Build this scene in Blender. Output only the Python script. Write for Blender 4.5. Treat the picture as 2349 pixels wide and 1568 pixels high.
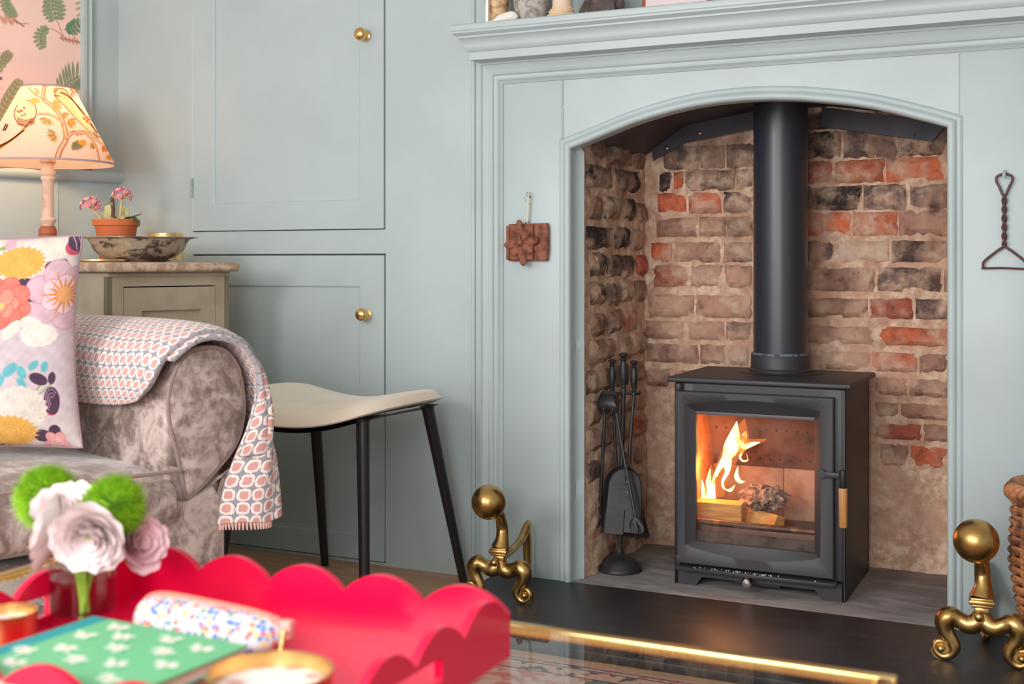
import bpy, bmesh, math, random
import numpy as np
from mathutils import Vector, Matrix, noise
random.seed(7); rng = np.random.default_rng(7)
PI = math.pi
S_ = bpy.context.scene
for o in list(bpy.data.objects): bpy.data.objects.remove(o)
COL = S_.collection

# ------------------------------------------------------------------ camera
cam = bpy.data.cameras.new('camera'); camo = bpy.data.objects.new('camera', cam); COL.objects.link(camo)
cam.sensor_width = 36; cam.lens = 2800/2349*36; cam.shift_y = -184/2349
cam.clip_start = .02; cam.clip_end = 60
camo.location = (1.243, -2.953, .85); camo.rotation_euler = (PI/2, 0, math.radians(25.6))
cam.dof.use_dof = True; cam.dof.focus_distance = 3.05; cam.dof.aperture_fstop = 4.5
S_.camera = camo
# ------------------------------------------------------------------ light
vs = S_.view_settings; vs.view_transform = 'Standard'; vs.look = 'None'; vs.gamma = 1; vs.exposure = 0.06; vs.use_curve_mapping = False
W = bpy.data.worlds.new('room_light'); S_.world = W; W.use_nodes = True
W.node_tree.nodes['Background'].inputs[0].default_value = (.985, .99, 1.0, 1)
W.node_tree.nodes['Background'].inputs[1].default_value = 1.08
def area(name, loc, target, sx, sy, power, col):
    l = bpy.data.lights.new(name, 'AREA'); l.shape = 'RECTANGLE'; l.size = sx; l.size_y = sy; l.energy = power; l.color = col
    o = bpy.data.objects.new(name, l); COL.objects.link(o); o.location = loc
    o.rotation_euler = (Vector(target)-Vector(loc)).to_track_quat('-Z', 'Y').to_euler(); return o
area('window_light', (-.62, -3.7, 1.48), (.3, 0, .75), .75, .9, 44, (1.0, .985, .97))
area('front_fill_light', (.80, -3.45, 1.15), (.90, 0, .50), 1.0, .9, 30, (.97, .985, 1.0))  # unseen fill added near the camera to lift right jamb and recess

# ------------------------------------------------------------------ helpers
def lin(c):
    c = c/255.
    return c/12.92 if c <= .04045 else ((c+.055)/1.055)**2.4
def S(r, g, b): return (lin(r), lin(g), lin(b), 1)
class NT:
    def __init__(s, name):
        s.m = bpy.data.materials.new(name); s.m.use_nodes = True; s.t = s.m.node_tree; s.n = s.t.nodes
        s.p = s.n['Principled BSDF']; s.out = s.n['Material Output']
    def new(s, typ, ins=None, **kw):
        n = s.n.new(typ)
        for k, v in kw.items(): setattr(n, k, v)
        for k, v in (ins or {}).items(): s.set(n, k, v)
        return n
    def set(s, n, k, v):
        if isinstance(v, bpy.types.NodeSocket): s.t.links.new(v, n.inputs[k])
        elif isinstance(v, tuple) and len(v) == 2 and hasattr(v[0], 'outputs'): s.t.links.new(v[0].outputs[v[1]], n.inputs[k])
        elif hasattr(v, 'outputs'): s.t.links.new(v.outputs[0], n.inputs[k])
        else: n.inputs[k].default_value = v
    def P(s, **kw):
        for k, v in kw.items(): s.set(s.p, k.replace('_', ' '), v)
    def math(s, op, a, b=0., c=0., clamp=False):
        n = s.n.new('ShaderNodeMath'); n.operation = op; n.use_clamp = clamp
        for i, v in enumerate((a, b, c)): s.set(n, i, v)
        return n
    def mix(s, f, a, b, mode='MIX'):
        n = s.n.new('ShaderNodeMixRGB'); n.blend_type = mode
        for i, v in enumerate((f, a, b)): s.set(n, i, v)
        return n
    def ramp(s, f, a, b): # smooth threshold
        n = s.n.new('ShaderNodeMapRange'); n.interpolation_type = 'SMOOTHSTEP'
        s.set(n, 0, f); n.inputs[1].default_value = a; n.inputs[2].default_value = b; return n
    def noise(s, scale, detail=4, rough=.55, co=None, dist=0.):
        n = s.n.new('ShaderNodeTexNoise'); n.inputs['Scale'].default_value = scale; n.inputs['Detail'].default_value = detail
        n.inputs['Roughness'].default_value = rough; n.inputs['Distortion'].default_value = dist
        s.t.links.new(co if co else s.pos(), n.inputs['Vector']); return n
    def pos(s):
        if not hasattr(s, '_g'): s._g = s.n.new('ShaderNodeNewGeometry')
        return s._g.outputs['Position']
    def obj(s):
        if not hasattr(s, '_c'): s._c = s.n.new('ShaderNodeTexCoord')
        return s._c.outputs['Object']
    def uv(s):
        if not hasattr(s, '_c'): s._c = s.n.new('ShaderNodeTexCoord')
        return s._c.outputs['UV']
    def scale(s, co, v):
        n = s.n.new('ShaderNodeMapping'); s.t.links.new(co, n.inputs[0]); n.inputs['Scale'].default_value = v; return n.outputs[0]
    def bump(s, h, strength=.3, dist=.002):
        n = s.n.new('ShaderNodeBump'); n.inputs['Strength'].default_value = strength; n.inputs['Distance'].default_value = dist
        s.set(n, 'Height', h); s.t.links.new(n.outputs[0], s.p.inputs['Normal']); return n
def mat(name, col, rough=.5, metal=0., spec=.5, var=None, bump=None, coat=0., sheen=0.):
    m = NT(name); m.P(Base_Color=col, Roughness=rough, Metallic=metal)
    m.p.inputs['Specular IOR Level'].default_value = spec; m.p.inputs['Coat Weight'].default_value = coat; m.p.inputs['Coat Roughness'].default_value = .08
    m.p.inputs['Sheen Weight'].default_value = sheen
    if var:
        sc, col2, a, b = var; f = m.ramp(m.noise(sc, 5, co=m.obj()), a, b); m.P(Base_Color=m.mix(f, col, col2))
    if bump:
        sc, st, di = bump[:3]; co = m.obj()
        if len(bump) > 3: co = m.scale(co, bump[3])
        m.bump(m.noise(sc, 4, co=co), st, di)
    return m.m
def setp(o, mat_=None, parent=None):
    COL.objects.link(o)
    if mat_: o.data.materials.append(mat_)
    if parent: o.parent = parent
    return o
def tag(o, label, cat=None, group=None):
    o['label'] = label
    if cat: o['category'] = cat
    if group: o['group'] = group
    return o
def thing(name, label, cat, loc=(0, 0, 0), rz=0, group=None):
    o = bpy.data.objects.new(name, None); COL.objects.link(o); o.location = loc; o.rotation_euler = (0, 0, rz); o.empty_display_size = .05
    return tag(o, label, cat, group)
def structure(o): o['kind'] = 'structure'; return o
def frames(pts):
    P = [Vector(p) for p in pts]; T = []
    for i in range(len(P)):
        a = P[max(i-1, 0)]; b = P[min(i+1, len(P)-1)]; t = (b-a); T.append(t.normalized() if t.length > 1e-9 else Vector((0, 0, 1)))
    u = T[0].orthogonal().normalized(); R = []
    for i, t in enumerate(T):
        u = (u - t*u.dot(t)); u = u.normalized() if u.length > 1e-6 else t.orthogonal().normalized()
        R.append((P[i], t, u, t.cross(u)))
    return R
def cr(pts, n):
    """Catmull-Rom through tuples of any dimension"""
    p = np.array(pts, float); k = len(p); out = []
    for s in np.linspace(0, k-1, n):
        i = min(int(s), k-2); f = s-i
        a, b, c, d = p[max(i-1, 0)], p[i], p[i+1], p[min(i+2, k-1)]
        out.append(tuple(.5*((2*b)+(c-a)*f+(2*a-5*b+4*c-d)*f*f+(3*b-a-3*c+d)*f**3)))
    return out
class MB:
    def __init__(s): s.b = bmesh.new()
    def box(s, x0, x1, y0, y1, z0, z1, bev=0., seg=2, M=None):
        m = Matrix.Translation(((x0+x1)/2, (y0+y1)/2, (z0+z1)/2)) @ Matrix.Diagonal((abs(x1-x0), abs(y1-y0), abs(z1-z0), 1))
        if M: m = M @ m
        g = bmesh.ops.create_cube(s.b, size=1, matrix=m)
        if bev:
            es = list({e for v in g['verts'] for e in v.link_edges}); bmesh.ops.bevel(s.b, geom=es, offset=bev, segments=seg, affect='EDGES', profile=.5, clamp_overlap=True)
        return s
    def poly(s, pts, d, bev=0., seg=2):
        """planar polygon (3d points) extruded by vector d"""
        d = Vector(d); a = [s.b.verts.new(p) for p in pts]; c = [s.b.verts.new(Vector(p)+d) for p in pts]; n = len(a)
        fs = [s.b.faces.new(a[::-1]), s.b.faces.new(c)] + [s.b.faces.new((a[i], a[(i+1) % n], c[(i+1) % n], c[i])) for i in range(n)]
        bmesh.ops.recalc_face_normals(s.b, faces=fs)
        if bev:
            es = list({e for f in fs[:2] for e in f.edges}); bmesh.ops.bevel(s.b, geom=es, offset=bev, segments=seg, affect='EDGES', profile=.5, clamp_overlap=True)
        return s
    def grid(s, P, cu=False, cv=False, uv=None):
        """P[i][j] 3d points"""
        V = [[s.b.verts.new(p) for p in r] for r in P]; nu, nv = len(V), len(V[0])
        L = s.b.loops.layers.uv.verify() if uv else None
        for i in range(nu if cu else nu-1):
            for j in range(nv if cv else nv-1):
                q = (i, j), ((i+1) % nu, j), ((i+1) % nu, (j+1) % nv), (i, (j+1) % nv)
                try: f = s.b.faces.new([V[a][b] for a, b in q])
                except ValueError: continue
                if uv:
                    for l, (a, b) in zip(f.loops, q): l[L].uv = uv[a][b]
        return V
    def lathe(s, prof, c=(0, 0, 0), seg=32, axis=(0, 0, 1), cap=True, ribs=None):
        R = Vector((0, 0, 1)).rotation_difference(Vector(axis)).to_matrix(); c = Vector(c); rows = []
        for r, z in prof:
            rows.append([c + R @ Vector((r*(1+(ribs(2*PI*k/seg, z) if ribs else 0))*math.cos(2*PI*k/seg), r*(1+(ribs(2*PI*k/seg, z) if ribs else 0))*math.sin(2*PI*k/seg), z)) for k in range(seg)])
        V = s.grid(rows, cv=True)
        if cap:
            for r, row in ((prof[0][0], V[0]), (prof[-1][0], V[-1])):
                if r > 1e-5: s.b.faces.new(row)
        bmesh.ops.remove_doubles(s.b, verts=[v for r in V for v in r], dist=1e-6)
        return s
    def tube(s, pts, rad, seg=8, cap=True, flat=None, closed=False):
        n = len(pts); rad = rad if hasattr(rad, '__len__') else [rad]*n
        F = frames(pts); rows = []
        for (p, t, u, w), r in zip(F, rad):
            rows.append([p + u*(r*math.cos(2*PI*k/seg)) + w*(r*(flat or 1)*math.sin(2*PI*k/seg)) for k in range(seg)])
        V = s.grid(rows, cu=closed, cv=True)
        if cap and not closed:
            s.b.faces.new(V[0]); s.b.faces.new(V[-1])
        return s
    def ball(s, c, r, seg=24, sc=(1, 1, 1), M=None):
        m = Matrix.Translation(c) @ (M or Matrix()) @ Matrix.Diagonal((r*sc[0], r*sc[1], r*sc[2], 1))
        bmesh.ops.create_uvsphere(s.b, u_segments=seg, v_segments=max(6, seg//2), radius=1, matrix=m); return s
    def mesh(s, name, smooth=40):
        bmesh.ops.recalc_face_normals(s.b, faces=s.b.faces)
        me = bpy.data.meshes.new(name); s.b.to_mesh(me); s.b.free()
        if smooth: me.shade_smooth(); me.set_sharp_from_angle(angle=math.radians(smooth))
        return me
    def build(s, name, m, parent=None, smooth=40):
        return setp(bpy.data.objects.new(name, s.mesh(name, smooth)), m, parent)
def copy_tree(o, parent=None):
    c = o.copy(); COL.objects.link(c); c.parent = parent
    for ch in list(o.children): copy_tree(ch, c)
    return c
def sweep2d(path, prof, y0, closed=False, right=True):
    """path: (x,z) polyline in the wall plane; prof: (offset along the outward normal, height off the wall). -> rows of points"""
    n = len(path); rows = []
    for i in range(n):
        a = Vector(path[max(i-1, 0)]); b = Vector(path[i]); c = Vector(path[min(i+1, n-1)])
        d1 = (b-a).normalized() if i > 0 else (c-b).normalized(); d2 = (c-b).normalized() if i < n-1 else d1
        n1 = Vector((-d1.y, d1.x)); n2 = Vector((-d2.y, d2.x)); m = (n1+n2).normalized(); k = 1/max(.3, m.dot(n1))
        rows.append([(b.x+m.x*o*k, y0-h, b.y+m.y*o*k) for o, h in prof])
    return rows
# flat print painted per vertex on a fine grid ------------------------------------------------
class Canvas:
    def __init__(s, X, Y, bg): s.X = X; s.Y = Y; s.C = np.tile(np.array(bg[:3]), (X.size, 1))
    def put(s, m, col, a=1.):
        m = np.clip(m, 0, 1)*a; s.C = s.C*(1-m[:, None]) + np.array(col[:3])[None]*m[:, None]
    def ell(s, cx, cy, a, b, rot, col, soft=2., alpha=1.):
        c, d = math.cos(rot), math.sin(rot); x = (s.X-cx)*c+(s.Y-cy)*d; y = -(s.X-cx)*d+(s.Y-cy)*c
        s.put((1-np.sqrt((x/a)**2+(y/b)**2))*min(a, b)/soft+.5, col, alpha)
    def line(s, pts, w, col, soft=1.5, taper=None):
        D = np.full(s.X.size, 1e9); n = len(pts)-1
        for i in range(n):
            (x0, y0), (x1, y1) = pts[i], pts[i+1]; dx, dy = x1-x0, y1-y0
            t = np.clip(((s.X-x0)*dx+(s.Y-y0)*dy)/(dx*dx+dy*dy+1e-9), 0, 1)
            ww = w if taper is None else w*(1-(1-taper)*(i+t)/n)
            D = np.minimum(D, np.hypot(s.X-x0-t*dx, s.Y-y0-t*dy)-ww)
        s.put(-D/soft+.5, col)
    def mum(s, cx, cy, rx, ry, col, dark, n=22, depth=.16):
        x = (s.X-cx)/rx; y = (s.Y-cy)/ry; r = np.hypot(x, y); th = np.arctan2(y, x)
        edge = 1-depth*np.abs(np.sin(th*n/2))**.8; s.put((edge-r)*rx/3+.5, col)
        for k in range(4):
            rr = .85-.2*k; e = rr*(1-.2*np.abs(np.sin(th*n/2+k*1.3)))
            s.put(np.where(np.abs(r-e) < .028, 1., 0.), dark, .5)
        s.put(np.where((np.abs(np.sin(th*n/2)) < .10) & (r < edge) & (r > .3), 1., 0.), dark, .35)
    def peony(s, cx, cy, R, col, light, dark, n=7):
        for k in range(n):
            a = 2*PI*k/n+.3; s.ell(cx+.55*R*math.cos(a), cy+.55*R*math.sin(a), .47*R, .40*R, a, dark, 3); s.ell(cx+.55*R*math.cos(a), cy+.55*R*math.sin(a), .44*R, .37*R, a, col, 6)
        for k in range(5):
            a = 2*PI*k/5; s.ell(cx+.25*R*math.cos(a), cy+.25*R*math.sin(a), .33*R, .28*R, a, dark, 3); s.ell(cx+.25*R*math.cos(a), cy+.25*R*math.sin(a), .30*R, .25*R, a, light, 7)
    def leaf(s, x, y, L, w, rot, col, vein=None):
        s.ell(x, y, L, w, rot, col, 2.)
        if vein: s.line([(x-L*math.cos(rot), y-L*math.sin(rot)), (x+L*math.cos(rot), y+L*math.sin(rot))], .8, vein)
    def fern(s, spine, L, w, col, dark, n=9, lean=.9, both=True):
        sp = cr(spine, n+2)
        s.line(sp, 1.2, dark)
        for i in range(1, n+1):
            p = np.array(sp[i]); t = np.array(sp[min(i+1, n+1)])-np.array(sp[i-1]); a = math.atan2(t[1], t[0]); k = L*(math.sin(PI*(i+.8)/(n+2.2))*.7+.3)
            for sd in ((-1, 1) if both else (1,)):
                b = a+sd*lean; c = p+np.array((math.cos(b), math.sin(b)))*k*.5
                s.ell(c[0], c[1], k*.52, w, b, dark, 2); s.ell(c[0]+.8, c[1]-.8, k*.48, w*.7, b, col, 2)
def printed(name, Pfun, nu, nv, paint, m, parent=None, uvmap=None, th=0):
    u, v = np.meshgrid(np.linspace(0, 1, nu), np.linspace(0, 1, nv), indexing='ij'); u = u.ravel(); v = v.ravel()
    co = Pfun(u, v); C = paint(u, v)
    me = bpy.data.meshes.new(name); i, j = np.meshgrid(np.arange(nu-1), np.arange(nv-1), indexing='ij'); a = (i*nv+j).ravel()
    F = np.stack([a, a+nv, a+nv+1, a+1], 1)
    me.vertices.add(len(co)); me.vertices.foreach_set('co', co.ravel()); me.loops.add(F.size); me.loops.foreach_set('vertex_index', F.ravel())
    me.polygons.add(len(F)); me.polygons.foreach_set('loop_start', np.arange(len(F))*4); me.polygons.foreach_set('loop_total', np.full(len(F), 4)); me.update(calc_edges=True)
    at = me.color_attributes.new('print', 'FLOAT_COLOR', 'POINT'); at.data.foreach_set('color', np.c_[C, np.ones(len(C))].astype(np.float32).ravel())
    me.shade_smooth(); me.validate()
    return setp(bpy.data.objects.new(name, me), m, parent)
def print_mat(name, rough=.8, sheen=0., bump=None, spec=.3):
    m = NT(name); a = m.new('ShaderNodeAttribute', attribute_name='print'); m.P(Base_Color=(a, 'Color'), Roughness=rough)
    m.p.inputs['Sheen Weight'].default_value = sheen; m.p.inputs['Specular IOR Level'].default_value = spec
    if bump: m.bump(m.noise(bump[0], 2, co=m.obj()), bump[1], bump[2])
    return m
def glass_mat(name, tint=(1, 1, 1, 1), gain=1.4, ior=1.5, rough=0.0):
    m = NT(name); m.n.remove(m.p); g = m.new('ShaderNodeNewGeometry'); fr = m.new('ShaderNodeFresnel', {'IOR': ior})
    f = m.math('MULTIPLY', m.math('MULTIPLY', fr, gain), m.math('SUBTRACT', 1., (g, 'Backfacing')), clamp=True)
    tr = m.new('ShaderNodeBsdfTransparent', {0: tint}); gl = m.new('ShaderNodeBsdfGlossy', {'Roughness': rough})
    mx = m.new('ShaderNodeMixShader', {0: f, 1: tr, 2: gl}); m.t.links.new(mx.outputs[0], m.out.inputs[0]); return m.m

# ------------------------------------------------------------------ materials
def paint_mat(name, col, rough=.42):
    m = NT(name); n = m.noise(3, 3); c2 = tuple(x*.93 for x in col[:3])+(1,)
    m.P(Base_Color=m.mix(m.ramp(n, .35, .65), col, c2), Roughness=rough); m.p.inputs['Specular IOR Level'].default_value = .45
    a = m.noise(160, 3, co=m.scale(m.pos(), (1, 1, .12))); b = m.noise(26, 3)
    m.bump(m.math('ADD', m.math('MULTIPLY', a, .25), b), .22, .0018); return m.m
PAINT = S(181, 195, 196)
paint = paint_mat('eggshell_green_paint', PAINT)
cream = mat('cream_paint', S(176, 162, 138), .5, var=(9, S(160, 145, 122), .4, .7), bump=(60, .15, .001))
brass = mat('aged_brass', S(200, 164, 104), .30, 1., var=(14, S(158, 122, 68), .42, .72), bump=(30, .06, .001))
bright_brass = mat('polished_brass', S(240, 202, 134), .26, 1., var=(30, S(226, 180, 108), .4, .8))
black_metal = mat('black_iron', S(38, 37, 40), .45, .0, .5, var=(20, S(50, 48, 50), .4, .7), bump=(180, .25, .0006))
stove_paint = mat('matt_black_stove_paint', S(54, 53, 57), .5, .0, .55, bump=(420, .22, .0004))
steel = mat('brushed_steel', S(190, 185, 180), .25, 1.)

def cut_panel(mb, x0, x1, z0, z1, y0, y1, holes): # wall slab with rectangular holes, as boxes between the grid lines
    xs = sorted({x0, x1, *[h[0] for h in holes], *[h[1] for h in holes]}); zs = sorted({z0, z1, *[h[2] for h in holes], *[h[3] for h in holes]})
    for i in range(len(xs)-1):
        run = None
        for j in range(len(zs)-1):
            cx, cz = (xs[i]+xs[i+1])/2, (zs[j]+zs[j+1])/2
            inh = any(h[0] < cx < h[1] and h[2] < cz < h[3] for h in holes)
            if not inh: run = [zs[j], zs[j+1]] if run is None else [run[0], zs[j+1]]
            if (inh or j == len(zs)-2) and run: mb.box(xs[i], xs[i+1], y0, y1, *run); run = None
    return mb
# ================================================================== STRUCTURE
HZ = .012                      # top of the hearth slab, floor at -0.008
wood = NT('worn_floor_wood'); n1 = wood.noise(7, 6, co=wood.scale(wood.pos(), (1, 7, 1))); n2 = wood.noise(60, 3, co=wood.scale(wood.pos(), (.4, 6, 1)))
wood.P(Base_Color=wood.mix(wood.ramp(n2, .35, .7), wood.mix(wood.ramp(n1, .3, .7), S(214, 174, 138), S(188, 146, 112)), S(176, 138, 108)), Roughness=.55); wood.bump(n2, .2, .001)
structure(MB().box(2.3, 2.36, -4.6, .0, -.03, 2.1).build('wall_right', paint))
structure(MB().box(-3.2, 2.36, -2.75, .14, 2.1, 2.15).build('ceiling', mat('white_ceiling', S(236, 234, 230), .8)))
fl = structure(MB().box(-3.6, 3.4, -4.6, .06, -.10, -.03).build('floor', mat('floor_base', S(90, 66, 48), .8)))
for k in range(20):
    y1 = .05-k*.2; w0 = -3.4+random.uniform(-.1, .1)
    MB().box(w0, 3.3, y1-.1975, y1, -.03, -.008-random.uniform(0, .0012), .002, 1).build('floor_board', wood.m, fl)
DU = (-1.253, -.570, .944, 2.05); DL = (-1.253, -.570, .004, .868)
wb = MB(); cut_panel(wb, -1.60, -.262, -.03, 2.1, 0, .05, [(-1.256, -.568, .941, 2.06), (-1.256, -.567, .0, .873)])
wb.box(-1.60, -.262, .05, .07, -.03, 2.1)
wb.box(-.262, 2.4, .10, .14, 1.44, 2.1).box(1.2, 2.4, 0, .05, -.03, 1.46)
wb.box(-.2622, -.25, .0, .14, 1.30, 2.1)
structure(wb.build('wall_back', paint))
bd = MB(); bd.tube([(-.287, -.001, -.01), (-.287, -.001, 2.1)], .0065, 10); b_ = structure(bd.build('trim_1', paint))
sk = MB().box(-.26, -.252, -.012, .02, -.01, 1.39, .002); structure(sk.build('trim_2', paint))
# left wall (a canted wall: local frame t towards the viewer, w off the wall)
U = Vector((.3322, .9432, 0)); NV = Vector((.9432, -.3322, 0)); P0 = Vector((-1.556, 0, 0))
def TW(t, w, z): return P0 - U*t + NV*w + Vector((0, 0, z))
ML = Matrix(((-U.x, NV.x, 0, P0.x), (-U.y, NV.y, 0, P0.y), (0, 0, 1, 0), (0, 0, 0, 1)))  # (t,w,z) -> world
wl = structure(MB().box(-.06, 2.4, -.08, 0, -.03, 2.1, M=ML).build('wall_left', paint))
tr = MB()
prof = [(0, 1.098), (.012, 1.098), (.020, 1.103), (.026, 1.112), (.026, 1.122), (.020, 1.131), (.012, 1.135), (0, 1.136)]
tr.grid([[TW(t, w, z) for w, z in prof] for t in (-.016, 3.0)]); structure(tr.build('trim_3', paint))
fm = MB(); fp = [(0, .0), (0, .012), (.008, .018), (.013, .011), (.018, .011), (.024, .019), (.034, .019), (.038, .0)]
fm.grid([[TW(.090+o, h, z) for o, h in fp] for z in (1.137, 2.1)]); structure(fm.build('trim_4', paint))
gv = MB().box(.1985, .2015, -.002, .0035, 0, 1.097, .001, M=ML); structure(gv.build('trim_5', paint))
def wp_paint(u, v):
    t = .126+u*.42; z = 1.137+v*.7; px = 184-(t-.126)*742; d = 3.873-.707*t; py = 600-(z-.85)*2800/d
    c = Canvas(px, py, S(238, 205, 196)); g, dk, br = S(150, 160, 130), S(92, 120, 96), S(188, 130, 108)
    c.line([(128, 48), (143, 84)], 1.0, br); c.line([(114, 66), (128, 72), (142, 84)], 1.0, br); c.line([(171, 74), (169, 92)], 1., br)
    c.fern([(112, -12), (119, 15), (126, 46)], 29, 4.6, g, dk, 6, 1.2); c.fern([(110, 66), (96, 72), (88, 90), (95, 112)], 17, 3.4, g, dk, 8, 1.1); c.fern([(146, 68), (165, 64), (190, 52)], 20, 3.2, S(110, 146, 112), S(72, 112, 84), 6, 1.1)
    for k in range(16): c.ell(138+k*2.8, 88+k*.6, 5+3*math.sin(k*2.1), 2.2, k*1.1, br, 2)
    c.fern([(128, 208), (150, 192), (172, 178), (200, 170)], 38, 3.2, S(140, 152, 122), S(96, 120, 92), 9, 1.15)
    c.fern([(4, -20), (14, 15), (32, 40)], 15, 3.5, g, dk, 10, 1.0)
    for k in range(14): c.ell(2+k*2.6, 42+k*.6+6*math.sin(k), 10-k*.4, 2.2, .9+.2*math.sin(k*2), S(204, 150, 120), 2)
    c.line([(30, 48), (48, 55), (62, 54)], 1.2, br); c.line([(34, 48), (52, 61)], 1.2, S(120, 105, 90))
    c.fern([(-10, 170), (6, 140), (20, 122)], 16, 5, S(168, 160, 124), S(120, 130, 98), 6, .8); c.fern([(-6, 280), (16, 235), (42, 186)], 22, 7, S(172, 162, 124), S(122, 130, 98), 9, .7)
    c.fern([(186, -14), (185, 10), (186, 44)], 15, 3.2, S(170, 176, 150), g, 4, 1.2); c.ell(1, 180, 3, 4, 0, S(110, 80, 110))
    for k, (ox, oy) in enumerate(((-150, -30), (-120, 150))): c.fern([(ox, oy), (ox+20, oy+40), (ox+20, oy+90)], 24, 4, g, dk, 8, 1.1)
    return c.C
wpm = print_mat('fern_print_wallpaper', .85)
o = printed('wallpaper_panel', lambda u, v: np.array([tuple(TW(.126+a*.42, .0015, 1.137+b*.7)) for a, b in zip(u, v)]), 260, 420, wp_paint, wpm.m, wl); o['label'] = 'pink wallpaper panel printed with green ferns'

# ---- fireplace recess: rough mortar walls with bricks
def masonry(name, mortar_only=False):
    m = NT(name); P = m.pos(); sep = m.new('ShaderNodeSeparateXYZ', {0: (m._g, 'Position')})
    oi = m.new('ShaderNodeObjectInfo')
    nA = m.noise(9, 8, .65); nB = m.noise(34, 7, .7); nC = m.noise(5, 4, .6, dist=1.); nD = m.noise(90, 5, .7)
    mort = m.mix(m.ramp(nB, .38, .66), S(198, 158, 132), S(240, 212, 186))
    mort = m.mix(m.ramp(nC, .45, .7), mort, S(206, 164, 140))
    if mortar_only: base = mort
    else:
        bc = m.mix(m.ramp(nB, .42, .7), (oi, 'Color'), m.mix(.6, (oi, 'Color'), S(62, 48, 44)))
        bc = m.mix(m.math('MULTIPLY', m.ramp(nD, .5, .75), .5), bc, S(180, 140, 116))
        smear = m.math('MULTIPLY', m.ramp(m.math('ADD', nA, m.math('MULTIPLY', nC, .5)), .65, .86), .82)
        base = m.mix(smear, bc, mort)
    # old soot: heavier high up in the recess
    so = m.math('ADD', m.math('ADD', m.math('MULTIPLY', nC, .9), m.math('MULTIPLY', nA, .6)), m.math('MULTIPLY', (sep, 'Z'), .42))
    base = m.mix(m.math('MULTIPLY', m.ramp(so, 1.20, 1.46), .80), base, S(34, 30, 31))
    m.P(Base_Color=base, Roughness=.92); m.p.inputs['Specular IOR Level'].default_value = .2
    m.bump(m.math('ADD', nB, m.math('MULTIPLY', nD, .6)), .55, .006); return m.m
mortar = masonry('lime_mortar', True); brickm = masonry('old_soot_stained_brick')
def rough_wall(name, O, ux, nx, Uw, Vh, amp, m, damp=False):
    nu, nv = int(Uw/.009), int(Vh/.009); ux = Vector(ux); nx = Vector(nx); rows = []
    for i in range(nu+1):
        r = []
        for j in range(nv+1):
            p = Vector(O)+ux*(Uw*i/nu)+Vector((0, 0, Vh*j/nv)); q = p*13
            f = noise.fractal(q, 1., 2., 4)*amp + noise.noise(p*45)*amp*.35
            dk_ = min(1., i/nu*6) if damp else 1.
            low = max(0., 1-max(0, p.z-.22)/.16); r.append(p+nx*((f+.011*min(1, low))*dk_))
        rows.append(r)
    mb = MB(); mb.grid(rows); return structure(mb.build(name, m, None, 60))
wback = rough_wall('wall_chimney_back', (-.03, .515, 0), (1, 0, 0), (0, -1, 0), 1.01, 1.36, .0105, mortar)
wleft = rough_wall('wall_chimney_left', (.009, .034, 0), (.03, .9995, 0), (1, -.03, 0), .495, 1.36, .008, mortar, True)
wright = rough_wall('wall_chimney_right', (.948, .01, 0), (0, 1, 0), (-1, 0, 0), .52, 1.36, .008, mortar)
def brick_mesh(seed):
    mb = MB(); r = random.Random(seed); nu, nv = 8, 4; rows = []
    for i in range(nu+1):
        row = []
        for j in range(nv+1):
            a, b = i/nu*2-1, j/nv*2-1; e = max(abs(a)**6, abs(b)**4)
            q = Vector((a*1.6+seed*7.1, b*1.1, seed)); dz = noise.fractal(q*1.3, 1., 2., 3)
            k = 1+.09*noise.noise(q*2+Vector((5, 0, 0))); row.append((a*.5*k, -(.5-.55*e+.28*dz), b*.5*(1+.20*noise.noise(q*2))))
        rows.append(row)
    V = mb.grid(rows)
    ring = [V[i][0] for i in range(nu+1)]+[V[nu][j] for j in range(1, nv+1)]+[V[i][nv] for i in range(nu-1, -1, -1)]+[V[0][j] for j in range(nv-1, 0, -1)]
    back = [mb.b.verts.new((v.co.x, 1.2, v.co.z)) for v in ring]
    for i in range(len(ring)): mb.b.faces.new((ring[i], ring[(i+1) % len(ring)], back[(i+1) % len(ring)], back[i]))
    return mb.mesh('brick', 50)
BM = [brick_mesh(k) for k in range(9)]
for b in BM: b.materials.append(brickm)
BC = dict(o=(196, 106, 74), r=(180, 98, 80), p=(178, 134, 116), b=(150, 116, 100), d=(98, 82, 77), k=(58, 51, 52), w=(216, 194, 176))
def brick(x, z, w, h, c, parent, loc, rz=0, proud=.016):
    o = bpy.data.objects.new('brick', random.choice(BM)); COL.objects.link(o); o.parent = parent
    o.location = loc; o.scale = (w, proud, h); o.rotation_euler = (0, random.uniform(-.015, .015), rz)
    kf = random.uniform(.95, 1.18); o.color = S(*[v*kf for v in BC[c]])
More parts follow.
